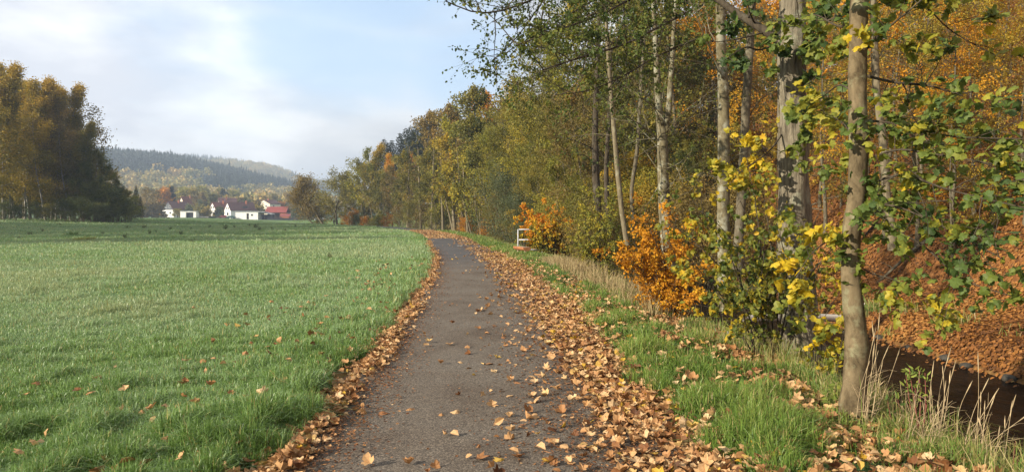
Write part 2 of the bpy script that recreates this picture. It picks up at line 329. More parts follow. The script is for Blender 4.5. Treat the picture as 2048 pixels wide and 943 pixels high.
class Tree:
    def __init__(s, seed): s.rg = np.random.default_rng(seed); s.B = []; s.P = []; s.D = []; s.Nn = []; s.S = []; s.T = []; s.upb = 0.5
    def leaf(s, P, D, size, tint, upbias=0.5):
        n = len(P); s.P.append(P); s.D.append(D); s.Nn.append(s.rg.normal(0, 1, (n, 3)) + np.array([-0.25, -0.2, upbias])); s.S.append(size * s.rg.uniform(0.6, 1.2, n)); s.T.append(np.clip(tint, 0, 1))
    def twig(s, p, d, L, r, nl, lsize, tint, sig=0.0, tube_=True, trop=(0, 0, 0), wob=0.18, tsd=0.12, upbias=None):
        upbias = s.upb if upbias is None else upbias
        """a thin shoot with leaves along it"""
        Q = wander(s.rg, p, d, L, 4, wob, trop)
        if tube_: s.B.append((Q, np.linspace(r, r * 0.35, 5), 3))
        if nl > 0:
            f = s.rg.uniform(0.12, 1.05, nl); i = np.clip((f * 4).astype(int), 0, 3); u = f * 4 - i
            P = Q[i] * (1 - u)[:, None] + Q[i + 1] * u[:, None] + s.rg.normal(0, sig + 1e-4, (nl, 3))
            D = unit(Q[i + 1] - Q[i]) * 0.5 + s.rg.normal(0, 0.6, (nl, 3)) + np.array([0, 0, -0.25])
            s.leaf(P, D, lsize, tint + s.rg.normal(0, tsd, nl), upbias)
        return Q
    def limb(s, P, r, k=8): P = np.asarray(P, float); s.B.append((P, np.asarray(r, float) * np.ones(len(P)), k)); return P
    def sprout(s, P, r, f0, f1, n, L, nl, lsize, tint, n2=3, droop=0.0, spread=1.0, tsd=0.12, upz=0.25, sig=0.03, L2=0.45, tub2=True, dirb=(0, 0, 0)):
        """side branches off limb P between fractions f0..f1, each with leafy shoots"""
        for i in range(n):
            f = f0 + (f1 - f0) * (i + s.rg.uniform()) / n; p, t_ = along(P, f)
            d = unit(t_ * 0.55 + spread * s.rg.normal(0, 0.6, 3) + np.array([0, 0, upz]) + np.array(dirb))
            l = L * s.rg.uniform(0.6, 1.25); Q = wander(s.rg, p, d, l, 5, 0.16, (0, 0, -droop)); s.B.append((Q, np.linspace(r, r * 0.3, 6), 4))
            tt = tint + s.rg.normal(0, 0.14)
            for j in range(n2):
                g = s.rg.uniform(0.25, 1.0); q, u = along(Q, g)
                s.twig(q, unit(u + s.rg.normal(0, 0.7, 3)), l * L2 * s.rg.uniform(0.5, 1.2), r * 0.35, int(s.rg.poisson(nl)), lsize, tt, sig, tub2, (0, 0, -droop), tsd=tsd)
            s.twig(Q[-1], unit(Q[-1] - Q[-2]), l * 0.25, r * 0.3, int(s.rg.poisson(nl)), lsize, tt, sig, tub2, tsd=tsd)
    def meshes(s, name, tm, bark, leafm, rough=0.0):
        tr = tubes_mesh(name + '_trunk', s.B, bark, rough)
        cr = leaves_mesh(name + '_crown', tm, np.concatenate(s.P), np.concatenate(s.D), np.concatenate(s.Nn), np.concatenate(s.S), np.concatenate(s.T), leafm, s.rg) if s.P else None
        return tr, cr
def forest_tree(seed, H, r0, cb=0.25, spread=3.5, n1=30, n2=6, nl=34, lsize=0.25, prof='round', elev=(0.2, 1.1), sig=0.3, stems=1, lean=(0, 0), droop=0.0, top=0.0, gappy=0.4, tb=0.5, tvar=0.14, sides=6, twigs=True, wob=0.06, upb=0.5):
    T = Tree(seed); rg = T.rg
    for sN in range(stems):
        a = rg.uniform(0, 6.28); ln_ = np.array([lean[0] + (0.16 * math.cos(a) if stems > 1 else 0), lean[1] + (0.16 * math.sin(a) if stems > 1 else 0), 1.0])
        h = H * (1 if sN == 0 else rg.uniform(0.75, 0.95)); base = np.array([0.25 * math.cos(a), 0.25 * math.sin(a), -0.15]) if stems > 1 else np.array([0, 0, -0.15])
        Pt = wander(rg, base, ln_, h, 10, wob, (0, 0, 0.05)); rt = r0 * (1 - 0.93 * np.linspace(0, 1, 11) ** 0.9); rt[0] *= 1.35
        T.limb(Pt, rt, sides)
        for i in range(n1 // stems):
            f = cb + (1.0 - cb) * ((i + rg.uniform()) / (n1 // stems)) ** 0.85; f = min(f, 0.985)
            p, t_ = along(Pt, f); az_ = i * 2.4 + rg.uniform(-0.5, 0.5); u = (f - cb) / (1 - cb)
            pr = {'round': math.sin(math.pi * min(1, 0.14 + 0.80 * u)) ** 0.7, 'birch': (1 - u) ** 0.55 * (0.5 + 0.7 * min(1, u * 3.5)), 'column': 0.75 * (1 - u ** 3) + 0.15, 'dome': (1 - u * u) ** 0.5 * 0.9 + 0.1}[prof]
            e = elev[0] + (elev[1] - elev[0]) * u; d = np.array([math.cos(az_) * math.cos(e), math.sin(az_) * math.cos(e), math.sin(e)])
            L1 = spread * pr * rg.uniform(0.65, 1.25) + 0.15; Q = wander(rg, p, d, L1, 5, 0.12, (0, 0, 0.06 - droop))
            rr = max(0.3 * np.interp(f, np.linspace(0, 1, 11), rt), 0.008); T.B.append((Q, np.linspace(rr, rr * 0.25, 6), 4))
            dens = max(0.05, 1 + rg.normal(0, gappy)); tt = tb + rg.normal(0, tvar) + top * (u - 0.5); T.upb = upb
            for j in range(n2):
                g = rg.uniform(0.25, 1.0); q, t2 = along(Q, g)
                T.twig(q, unit(t2 + rg.normal(0, 0.65, 3)), L1 * 0.42 * rg.uniform(0.5, 1.2) + 0.1, rr * 0.3, int(rg.poisson(max(nl * dens, 0))), lsize, tt, sig, twigs, (0, 0, 0.03 - droop * 1.3))
    return T
def spruce(seed, H, wd, n=30, lsize=0.5, r0=0.18):
    T = Tree(seed); rg = T.rg; Pt = np.array([(rg.normal(0, .02), rg.normal(0, .02), z) for z in np.linspace(-0.2, H, 8)]); T.limb(Pt, np.linspace(r0, 0.01, 8), 6)
    for i in range(n):
        u = (i / n) ** 0.9; z = H * (0.08 + 0.9 * u); L = wd * (1 - u) ** 0.85 * rg.uniform(0.8, 1.15) + 0.12
        for k in range(7):
            a_ = k * 0.9 + i * 0.5 + rg.uniform(-.25, .25); l = L * rg.uniform(0.7, 1.2)
            Q = wander(rg, (0, 0, z), (math.cos(a_), math.sin(a_), 0.1 + 0.4 * u), l, 3, 0.06, (0, 0, -0.12 * (1 - u))); T.B.append((Q, np.linspace(0.03, 0.01, 4), 3))
            m_ = max(3, int(l / lsize * 5)); f = rg.uniform(0.1, 1.0, m_); i_ = np.clip((f * 3).astype(int), 0, 2); w_ = (f * 3 - i_)[:, None]
            P = Q[i_] * (1 - w_) + Q[i_ + 1] * w_; D = np.array([math.cos(a_), math.sin(a_), -0.3]) + rg.normal(0, 0.55, (m_, 3)) + np.array([0, 0, -0.25])
            T.leaf(P, D, lsize, 0.5 + rg.normal(0, 0.2, m_), 0.8)
    return T
class Kind:
    """a tree kind: a few mesh variants that copies share"""
    def __init__(s, name, trees, tm, bark, leafm): s.v = [T.meshes(name, tm, bark, leafm) for T in trees]; s.name = name; s.top = [float(np.percentile(np.concatenate(T.P)[:, 2], 99.7)) for T in trees]
def plant(kind, name, loc, label, cat='tree', group=None, v=0, sc=1.0, rz=0.0, sz=None, pal=None):
    e = empty(name, loc, rz); e.scale = (sc, sc, sz or sc); tag(e, label, cat, group)
    tr, cr = kind.v[v % len(kind.v)]
    link('trunk', tr, e)
    if cr is not None:
        c = link('crown', cr, e)
        if pal is not None: c.material_slots[0].link = 'OBJECT'; c.material_slots[0].material = pal
    return e
ORD = 'first second third fourth fifth sixth seventh eighth ninth tenth eleventh twelfth thirteenth fourteenth fifteenth sixteenth seventeenth eighteenth nineteenth twentieth'.split()
def ordn(i):
    if i < 20: return ORD[i]
    t_ = ['twenty', 'thirty', 'forty', 'fifty', 'sixty', 'seventy', 'eighty', 'ninety'][(i + 1) // 10 - 2]
    return {'y': t_[:-1] + 'ieth'}['y'] if (i + 1) % 10 == 0 else t_ + '-' + ORD[(i + 1) % 10 - 1]
# ------------------------------------------------------------------ leaf palettes and barks
L_OLIVE = leafmat('leaf_olive', [(0.06, 0.07, 0.015), (0.13, 0.13, 0.024), (0.22, 0.19, 0.032), (0.34, 0.25, 0.035)])
L_GREEN = leafmat('leaf_dark_green', [(0.032, 0.048, 0.013), (0.07, 0.092, 0.02), (0.12, 0.13, 0.027), (0.19, 0.165, 0.032)])
L_GOLD = leafmat('leaf_gold', [(0.11, 0.105, 0.02), (0.25, 0.20, 0.026), (0.42, 0.295, 0.03), (0.50, 0.31, 0.024)])
L_YGREEN = leafmat('leaf_yellow_green', [(0.085, 0.11, 0.02), (0.19, 0.195, 0.028), (0.34, 0.29, 0.034), (0.52, 0.38, 0.034)])
L_ORANGE = leafmat('leaf_orange', [(0.20, 0.10, 0.02), (0.40, 0.175, 0.016), (0.58, 0.26, 0.016), (0.62, 0.37, 0.03)], spec=0.15)
L_BROWN = leafmat('leaf_brown', [(0.085, 0.07, 0.024), (0.16, 0.125, 0.036), (0.25, 0.175, 0.044), (0.34, 0.21, 0.045)])
L_GREY = leafmat('leaf_grey_green', [(0.05, 0.065, 0.03), (0.09, 0.11, 0.05), (0.13, 0.15, 0.065), (0.19, 0.19, 0.075)])
L_SPRUCE = leafmat('needles', [(0.010, 0.02, 0.012), (0.02, 0.034, 0.018), (0.034, 0.05, 0.024)], trans=0.1)
L_MAPLE = leafmat('leaf_maple', [(0.045, 0.085, 0.022), (0.095, 0.15, 0.03), (0.175, 0.215, 0.034), (0.38, 0.34, 0.032), (0.62, 0.44, 0.02)], trans=0.4, objvar=0, spec=0.3, mott=26.0)
L_LIME = leafmat('leaf_lime', [(0.05, 0.085, 0.02), (0.115, 0.15, 0.026), (0.24, 0.24, 0.03), (0.48, 0.37, 0.025), (0.60, 0.37, 0.02)], trans=0.4, objvar=0, spec=0.3, mott=26.0)
L_ALDER = leafmat('leaf_alder', [(0.045, 0.075, 0.014), (0.09, 0.12, 0.02), (0.17, 0.175, 0.026), (0.32, 0.22, 0.028)], objvar=0)
B_GREY = barkmat('bark_grey', (0.065, 0.055, 0.036), (0.16, 0.135, 0.088), (0.22, 0.215, 0.15))
B_PALE = barkmat('bark_pale', (0.11, 0.09, 0.055), (0.22, 0.185, 0.115), (0.27, 0.255, 0.175))
B_BIRCH = barkmat('bark_birch', (0.09, 0.08, 0.065), (0.36, 0.335, 0.285), (0.40, 0.38, 0.33), scale=6, stretch=(1, 1, 1.4))
B_DARK = barkmat('bark_dark', (0.035, 0.028, 0.02), (0.085, 0.068, 0.046), (0.12, 0.11, 0.08))
B_SMOOTH = barkmat('bark_smooth', (0.055, 0.041, 0.022), (0.195, 0.15, 0.085), (0.255, 0.255, 0.15), scale=7.0, stretch=(1, 1, 0.6), bump=0.5, lamt=0.53)
B_ROUGH = barkmat('bark_rough', (0.06, 0.05, 0.035), (0.29, 0.25, 0.175), (0.30, 0.31, 0.22), scale=17, stretch=(1, 1, 0.16), bump=1.0, lamt=0.55, dist=0.05)
B_LICH = barkmat('bark_lichen', (0.075, 0.063, 0.035), (0.185, 0.158, 0.092), (0.30, 0.30, 0.225), scale=9, stretch=(1, 1, 0.6), bump=0.4, lamt=0.5)

# ------------------------------------------------------------------ far hills: forest masses
def conifer_mass(name, X, Y, H, Wd, mat, rg, n=40):
    m_ = len(X); Z = ground(X, Y)
    u = np.tile((np.arange(n) / n), (m_, 1)) + rg.uniform(0, 0.03, (m_, n)); a = rg.uniform(0, 6.283, (m_, n)); r = Wd[:, None] * (1 - u) ** 0.9 * rg.uniform(0.7, 1.2, (m_, n)) + 0.15
    z = Z[:, None] + H[:, None] * (0.03 + 0.95 * u); dz = H[:, None] * rg.uniform(0.05, 0.11, (m_, n))
    p0 = np.stack([X[:, None] + 0 * a, Y[:, None] + 0 * a, z + dz], -1); da = 0.75
    p1 = np.stack([X[:, None] + r * np.cos(a - da), Y[:, None] + r * np.sin(a - da), z - dz * 0.6], -1); p2 = np.stack([X[:, None] + r * np.cos(a + da), Y[:, None] + r * np.sin(a + da), z - dz * 0.6], -1)
    V = np.stack([p0, p1, p2], 2).reshape(-1, 3); k = np.arange(m_ * n)[:, None] * 3 + np.arange(3)
    tint = np.repeat(np.clip(0.5 + rg.normal(0, 0.2, m_)[:, None] + rg.normal(0, 0.12, (m_, n)), 0, 1).ravel(), 3)
    return tag(link(name, mesh_np(name, V, [k], mat, tint=tint)), kind='stuff')
def broadleaf_mass(name, X, Y, H, Wd, tb, mat, rg, n=170, size=2.1):
    m_ = len(X); Z = ground(X, Y); d = unit(rg.normal(0, 1, (m_, n, 3))); d[..., 2] = np.abs(d[..., 2]) * 1.1 - 0.25
    rad = rg.uniform(0.72, 1.05, (m_, n)) * (1 + 0.22 * np.sin(d[..., 0] * 4 + X[:, None]) * np.cos(d[..., 1] * 4 + Y[:, None]))
    P = np.stack([X[:, None] + Wd[:, None] * rad * d[..., 0], Y[:, None] + Wd[:, None] * rad * d[..., 1], Z[:, None] + H[:, None] * (0.42 + 0.5 * rad * d[..., 2])], -1).reshape(-1, 3)
    Nn = d.reshape(-1, 3) + rg.normal(0, 0.6, (m_ * n, 3)); D = rg.normal(0, 1, (m_ * n, 3)) + np.array([0, 0, 0.3])
    tint = np.clip(tb[:, None] + rg.normal(0, 0.12, (m_, n)), 0, 1).ravel()
    return tag(link(name, leaves_mesh(name, CLUMP, P, D, Nn, size * rg.uniform(0.6, 1.3, m_ * n), tint, mat, rg)), kind='stuff')
L_FARCON = leafmat('far_needles', [(0.010, 0.022, 0.018), (0.02, 0.036, 0.028), (0.036, 0.054, 0.034)], trans=0.1, objvar=0)
M_FARLEAF = leafmat('far_broadleaf', [(0.09, 0.11, 0.045), (0.19, 0.19, 0.055), (0.31, 0.26, 0.075), (0.44, 0.31, 0.085), (0.50, 0.33, 0.08)], objvar=0, trans=0.2)
rg = np.random.default_rng(11)
def scatter(x0, x1, y0, y1, step, rg, jit=0.45):
    a, b = np.meshgrid(np.arange(x0, x1, step), np.arange(y0, y1, step)); a = a.ravel() + rg.uniform(-jit, jit, a.size) * step; b = b.ravel() + rg.uniform(-jit, jit, b.size) * step
    u = a / b; k = (u > -0.60) & (u < -0.15); return a[k], b[k]
X, Y = scatter(-640, -150, 700, 1010, 6.0, rg)
zz = ground(X, Y); lim = 790 + (noise2(X, Y, 55, 1) - .5) * 150; k = (Y > lim) & (zz > 14) & (X < -265); X1, Y1 = X[k], Y[k]
H = rg.uniform(13.5, 17, len(X1)) * np.where(rg.uniform(size=len(X1)) < 0.012, 1.35, 1); conifer_mass('conifer_forest', X1, Y1, H, H * 0.30, L_FARCON, rg)
X, Y = scatter(-520, -130, 470, 900, 12.0, rg); zz = ground(X, Y)
k = ((Y < 775 + (noise2(X, Y, 55, 1) - .5) * 150) | (X > -265)) & (zz > -0.2); X, Y = X[k], Y[k]
tb = np.clip(0.52 + (noise2(X, Y, 45, 3) - 0.5) * 0.5 + rg.normal(0, 0.15, len(X)), 0.05, 0.95); H = rg.uniform(11, 17, len(X)); broadleaf_mass('broadleaf_woods', X, Y, H, H * rg.uniform(0.36, 0.48, len(X)), tb, M_FARLEAF, rg)
X, Y = scatter(-760, -230, 1420, 1640, 9.0, rg); zz = ground(X, Y); k = (zz > 4) & (rg.uniform(size=len(X)) < 0.9); X, Y = X[k], Y[k]
H = rg.uniform(12, 19, len(X)); con = noise2(X, Y, 70, 9) > 0.42
conifer_mass('ridge_conifers', X[con], Y[con], H[con], H[con] * 0.22, L_SPRUCE, rg, n=26)
broadleaf_mass('ridge_woods', X[~con], Y[~con], H[~con], H[~con] * 0.45, rg.uniform(0.2, 0.8, int((~con).sum())), M_FARLEAF, rg, n=110, size=2.0)

# ------------------------------------------------------------------ the village
M_WHITE = plain('render_white', (0.80, 0.78, 0.73), 0.85, var=0.04, scale=1.5)
M_CREAM = plain('render_cream', (0.72, 0.66, 0.52), 0.85, var=0.05, scale=1.5)
M_SLATE = plain('slate_cladding', (0.085, 0.092, 0.105), 0.7, var=0.12, scale=3)
M_TILE = plain('roof_tiles', (0.17, 0.055, 0.04), 0.75, var=0.16, scale=1.2)
M_TILED = plain('dark_roof_tiles', (0.115, 0.05, 0.045), 0.75, var=0.16, scale=1.2)
M_TILER = plain('red_roof_sheets', (0.22, 0.045, 0.035), 0.65, var=0.1, scale=1.0)
M_GLASS = plain('window_glass', (0.03, 0.035, 0.045), 0.1, var=0.05, spec=0.6)
M_FRAMEW = plain('window_frame_white', (0.75, 0.75, 0.73), 0.5, var=0.03)
M_WOODD = plain('dark_timber', (0.05, 0.035, 0.025), 0.8, var=0.2, scale=8)
M_BRICK = plain('orange_brick', (0.40, 0.14, 0.07), 0.85, var=0.15, scale=5)
M_GREYR = plain('flat_roof_felt', (0.42, 0.43, 0.44), 0.85, var=0.08)
M_BLACK_AND_SHADE = plain('black_and_opening_shade', (0.018, 0.018, 0.022), 0.8, var=0.1)  # plain black parts, and the painted shade inside the garage and carport openings
def house(label, px, py, Y, gw, ln_, eave, ridge, ang, wall, roof, gable=None, wins=(), side=(), chim=0.3, over=0.35, dormer=None, name='house', door=None):
    """gable front (width gw) at the local origin facing local -Y, body ln_ deep; ang turns it"""
    p = at(px, py, Y); z = float(p[2]); e = empty(name, (p[0], p[1], z), math.radians(ang)); tag(e, label, 'house', 'houses of the village beyond the meadow')
    h = gw / 2; b = MB(); V = [(-h, 0, -1.5), (h, 0, -1.5), (h, ln_, -1.5), (-h, ln_, -1.5), (-h, 0, eave), (h, 0, eave), (h, ln_, eave), (-h, ln_, eave), (0, 0, ridge), (0, ln_, ridge)]
    b.add(V, [(0, 1, 5, 4), (1, 2, 6, 5), (2, 3, 7, 6), (3, 0, 4, 7)], [(4, 5, 8), (6, 7, 9)]); b.build('wall', wall, e)
    sl_ = (ridge - eave) / h; tk = 0.22; b = MB()
    for s_ in (-1, 1):
        o_ = h + over; ze = ridge - sl_ * o_
        V = [(0, -over, ridge + .03), (s_ * o_, -over, ze + .03), (s_ * o_, ln_ + over, ze + .03), (0, ln_ + over, ridge + .03)]; V += [(x, y, zz_ + tk) for x, y, zz_ in V]
        b.add(V, [(0, 1, 2, 3), (4, 5, 6, 7), (0, 1, 5, 4), (1, 2, 6, 5), (2, 3, 7, 6)])
    rf = b.build('roof', roof, e)
    if chim: MB().box(0.5, 1.05, ln_ * chim, ln_ * chim + 0.6, ridge - 1.2, ridge + 0.9).build('chimney', M_BRICK, rf)
    if gable is not None:
        g = MB(); x1 = h - 0.02; g.add([(-x1, -0.06, eave - 0.3), (x1, -0.06, eave - 0.3), (x1, -0.06, eave), (-x1, -0.06, eave), (0, -0.06, ridge - 0.06), (-x1, -0.003, eave - 0.3), (x1, -0.003, eave - 0.3)], [(0, 1, 2, 3), (0, 5, 6, 1)], [(3, 2, 4)]); g.build('gable_cladding', gable, e)
    def win(x, zc, w_, hh, face):
        f = MB(); g = MB(); y0 = -0.09
        def bx(m_, a0, a1, d0, d1, z0, z1):
            if face == 0: m_.box(a0, a1, d0, d1, z0, z1)
            elif face == 1: m_.box(h - d1, h - d0, a0, a1, z0, z1)
            else: m_.box(-h + d0, -h + d1, a0, a1, z0, z1)
        q = 0.09
        for a0, a1, z0, z1 in ((x - w_/2 - q, x - w_/2, zc - hh/2 - q, zc + hh/2 + q), (x + w_/2, x + w_/2 + q, zc - hh/2 - q, zc + hh/2 + q), (x - w_/2, x + w_/2, zc + hh/2, zc + hh/2 + q), (x - w_/2, x + w_/2, zc - hh/2 - q, zc - hh/2)):
            bx(f, a0, a1, y0 - 0.03, 0.0, z0, z1)
        fr = f.build('window', M_FRAMEW, e); bx(g, x - w_/2, x + w_/2, y0 + 0.03, -0.01, zc - hh/2, zc + hh/2); g.build('pane', M_GLASS, fr)
    for a_ in wins: win(*a_, 0)
    for a_ in side: win(*a_, 1)
    if door: MB().box(door - 0.5, door + 0.5, -0.08, 0.02, -0.2, 2.0).build('door', M_WOODD, e)
    if dormer:
        dm = MB(); y0, w_, hh = dormer; zb = eave + 0.5; x0 = h * 0.15; x1 = h * 0.78
        dm.add([(x1, y0, zb), (x1, y0 + w_, zb), (x1, y0 + w_, zb + hh), (x1, y0, zb + hh), (x0, y0, zb + hh + .2), (x0, y0 + w_, zb + hh + .2), (x0, y0, zb), (x0, y0 + w_, zb)], [(0, 1, 2, 3), (3, 2, 5, 4), (0, 3, 4, 6), (1, 7, 5, 2)]); dd = dm.build('dormer', M_WOODD, e)
        MB().box(x1 + 0.01, x1 + 0.06, y0 + 0.3, y0 + w_ - 0.3, zb + 0.3, zb + hh - 0.15).build('dormer_window', M_GLASS, dd)
    return e
HX = 0.25
house('white house with grey slate gable and dark roof, beside the tall garden spruce', 336, 433, 380, 7.4, 11, 3.6, 7.3, -24, M_WHITE, M_TILED, M_SLATE, [(-1.2, 4.9, .8, 1.1), (1.2, 4.9, .8, 1.1), (-2.2, 1.9, 1.1, 1.0), (1.6, 1.9, 1.1, 1.0)], [(3, 2, 1.2, 1.1), (7, 2, 1.2, 1.1)], 0.5)
house('pale steep-gabled house with red-brown roof standing behind the slate-gabled house', 363, 427, 412, 6.4, 11, 4.0, 9.0, -32, M_CREAM, M_TILE, None, [(-.9, 5.6, .8, 1.1), (.9, 5.6, .8, 1.1), (0, 2.6, 1.1, 1.1)], [(4, 2.6, 1.2, 1.1)], 0.4)
house('white gabled house with broad red-brown roof and one low window, middle of the village', 425, 431, 385, 6.6, 9.5, 2.9, 6.6, -38, M_WHITE, M_TILE, None, [(-.6, 4.2, .8, 1.0), (1.0, 4.2, .8, 1.0), (1.2, 1.3, .9, 1.0)], [(3, 1.4, 1.0, 1.0)], 0.55)
house('white gabled house with dark red roof and dormer, next to the long white shed', 455, 433, 372, 6.2, 13, 3.2, 6.9, -42, M_WHITE, M_TILED, None, [(-.7, 4.0, .7, 1.0), (.9, 4.0, .7, 1.0), (.3, 1.3, 1.6, 1.4)], [(3, 1.5, 1.1, 1.0)], 0.7, dormer=(6.5, 2.6, 1.3))
house('cream house with low dark roof standing higher behind the red barn', 527, 423, 420, 8.6, 9, 4.2, 6.3, -22, M_CREAM, M_TILED, None, [(-1.8, 3.0, .9, 1.0), (1.8, 3.0, .9, 1.0)], [(3, 3, 1, 1)], 0.3)
house('small brown-roofed house half hidden by trees behind the middle of the village', 438, 422, 430, 6.0, 9, 3.6, 7.2, -60, M_CREAM, M_TILED, None, [(0, 4.4, .8, 1.0)], [(3, 2, 1, 1)], 0.4)
# long white flat-roofed shed
def at0(px, py, Y): return [float(c) for c in at(px, py, Y)]
e = empty('flat_roofed_shed', at0(471, 435.6, 352)); tag(e, 'long white flat-roofed shed with one dark door, at the meadow edge', 'shed')
b = MB(); b.box(0, 5.0, 0, 5, -1, 2.75); b.box(6.1, 10.2, 0, 5, -1, 2.75); b.box(5.0, 6.1, 0, 5, 2.1, 2.75); b.box(5.0, 6.1, 0.6, 5, -1, 2.1); b.build('wall', M_WHITE, e)
MB().box(-0.2, 13.4, -0.3, 5.3, 2.76, 3.0).build('roof', M_GREYR, e)
MB().box(5.05, 6.05, 0.45, 0.59, -0.4, 2.05).build('door', M_WOODD, e)
w_ = MB().box(7.0, 8.0, -0.06, 0.0, 0.9, 1.9).build('window', M_FRAMEW, e); MB().box(7.1, 7.9, -0.09, -0.061, 1.0, 1.8).build('pane', M_GLASS, w_)
e = empty('carport', at0(514.6, 436, 353)); tag(e, 'open dark carport with slanting white roof edge beside the long white shed', 'carport')
MB().add([(0.1, 0, 2.7), (6.4, 0, 1.7), (6.4, 5, 1.7), (0.1, 5, 2.7), (0.1, 0, 3.1), (6.4, 0, 2.1), (6.4, 5, 2.1), (0.1, 5, 3.1)], [(0, 1, 2, 3), (4, 5, 6, 7), (0, 1, 5, 4), (1, 2, 6, 5), (2, 3, 7, 6), (3, 0, 4, 7)]).build('roof', M_GREYR, e)
for x in (0.2, 3.2, 6.2): MB().box(x, x + 0.15, 0.1, 0.25, -1, 1.75).build('post', M_WOODD, e)
MB().box(0.1, 6.4, 4.7, 4.9, -1, 1.69).build('back_shade_panel', M_BLACK_AND_SHADE, e)  # panel at the back, its near-black colour standing for the carport's inner shade
# red barn with orange lean-to
e = empty('barn', at0(531, 436, 366)); tag(e, 'long barn with bright red roof and dark open front', 'barn')
MB().box(0, 9.6, 3.0, 7, -1, 2.7).build('wall', M_WOODD, e)
MB().box(6.7, 9.6, 0, 2.95, -1, 2.6).build('brick_bay', M_BRICK, e)
MB().add([(-0.4, -0.5, 2.6), (10.0, -0.5, 2.6), (9.8, 3.5, 5.3), (-0.2, 3.5, 5.3), (-0.4, 7.5, 2.7), (10, 7.5, 2.7), (-0.4, -0.5, 2.8), (10.0, -0.5, 2.8), (9.8, 3.5, 5.5), (-0.2, 3.5, 5.5), (-0.4, 7.5, 2.9), (10, 7.5, 2.9)], [(0, 1, 2, 3), (3, 2, 5, 4), (6, 7, 8, 9), (9, 8, 11, 10), (0, 1, 7, 6), (4, 5, 11, 10), (0, 3, 9, 6), (1, 2, 8, 7), (3, 4, 10, 9), (2, 5, 11, 8)]).build('roof', M_TILER, e)
for x in (0.1, 3.3, 6.5): MB().box(x, x + 0.18, -0.2, 0.0, -1, 2.6).build('post', M_WOODD, e)
e = empty('lean_to', at0(560, 436.5, 357)); tag(e, 'low orange-red lean-to in front of the barn', 'lean-to')
MB().box(0, 4.2, 0, 3, -1, 0.9).build('wall', M_BRICK, e); MB().add([(-.2, -.3, 0.95), (4.5, -.3, 0.95), (4.5, 3, 1.9), (-.2, 3, 1.9), (-.2, -.3, 1.1), (4.5, -.3, 1.1), (4.5, 3, 2.05), (-.2, 3, 2.05)], [(0, 1, 2, 3), (4, 5, 6, 7), (0, 1, 5, 4), (1, 2, 6, 5), (3, 0, 4, 7)]).build('roof', M_TILER, e)
# garage with an arched opening
e = empty('garage', at0(360.5, 430.6, 366)); tag(e, 'low white double garage with wide dark opening below the pale gabled house', 'garage')
b = MB(); b.box(0, 2.6, 0, 4, -1, 1.9); b.box(6.2, 7.4, 0, 4, -1, 1.9); b.box(2.6, 6.2, 0, 4, 1.45, 1.9); b.build('wall', M_WHITE, e); MB().box(2.6, 6.2, 1.0, 1.1, -1, 1.44).build('door', M_BLACK_AND_SHADE, e); MB().box(-.2, 7.6, -.2, 4.2, 1.91, 2.1).build('roof', M_GREYR, e)  # the door part is a near-black sheet painting the shade inside the opening
# the long dark board fence on the edge of the meadow
e = empty('board_fence', at0(535, 440.5, 338)); tag(e, 'long dark board fence along the meadow below the red barn', 'fence')
MB().box(0, 16.5, -0.03, 0.03, -0.3, 1.1).build('board_panel', M_BLACK_AND_SHADE, e)
for i in range(8): MB().box(i * 2.35 - .06, i * 2.35 + .06, 0.035, 0.15, -0.6, 1.2).build('post', M_WOODD, e)
# parked cars, timber stacks, hedges by the village
def car(px, py, Y, c, ang, label, hgt=1.45):
    e = empty('parked_car', at0(px, py, Y), math.radians(ang)); tag(e, label, 'car', 'cars parked by the village')
    prof = np.array([(-2.1, .35), (-2.1, .8), (-1.5, .92), (-.9, hgt), (.9, hgt), (1.55, .95), (2.1, .85), (2.1, .35)]); n = len(prof)
    V = [(x, -0.85 if z < 1 else -.7, z) for x, z in prof] + [(x, .85 if z < 1 else .7, z) for x, z in prof]
    b = MB(); b.add(V, [(i, i + 1, n + i + 1, n + i) for i in range(n - 1)] + [(7, 0, 8, 15)] + [(0, 1, 6, 7), (1, 2, 5, 6), (2, 3, 4, 5), (8, 9, 14, 15), (9, 10, 13, 14), (10, 11, 12, 13)]); b.build('body', c, e)
    MB().add([(-1.35, -.80, 1.0), (1.4, -.80, 1.0), (.85, -.72, hgt - .1), (-.85, -.72, hgt - .1)], [(0, 1, 2, 3)]).build('side_window', M_GLASS, e)
    for x in (-1.3, 1.3):
        for y in (-.85, .85): MB().tube([(x, y - .1, .32), (x, y + .1, .32)], [.32, .32], 12).build('wheel', M_BLACK_AND_SHADE, e)
M_CARR = plain('car_maroon', (0.16, 0.03, 0.03), 0.35, var=0.03, spec=0.5); M_CARG = plain('car_green', (0.03, 0.07, 0.06), 0.35, var=0.03, spec=0.5); M_CARS = plain('car_silver', (0.45, 0.46, 0.47), 0.35, var=0.03, spec=0.5); M_CARB = plain('car_blue', (0.03, 0.05, 0.12), 0.35, var=0.03, spec=0.5)
car(447, 436.5, 352, M_CARR, 8, 'maroon car parked by the dormer house'); car(462, 437.2, 350, M_CARG, 5, 'dark green car parked before the long white shed')
car(640, 441.8, 300, M_CARS, 20, 'pale car parked under the trees beside the village fence'); car(538, 436.5, 362, M_CARB, 80, 'dark blue car parked inside the barn front')
for i, (px, L, lab) in enumerate(((398, 8, 'long low stack of grey timber near the white garage'), (418, 10, 'longest dark timber stack on the meadow edge, between garage and maroon car'))):
    e = empty('timber_stack', at0(px, 436, 356)); tag(e, lab, 'timber stack')
    MB().box(0, L, 0, 1.2, 0.0, 0.6).build('planks', plain('old_planks%d' % i, (0.10, 0.09, 0.075), 0.9, var=0.2, scale=10), e); MB().box(-.1, L + .1, -.1, 1.3, 0.61, 0.72).build('cover', M_BLACK_AND_SHADE if i else M_GREYR, e)
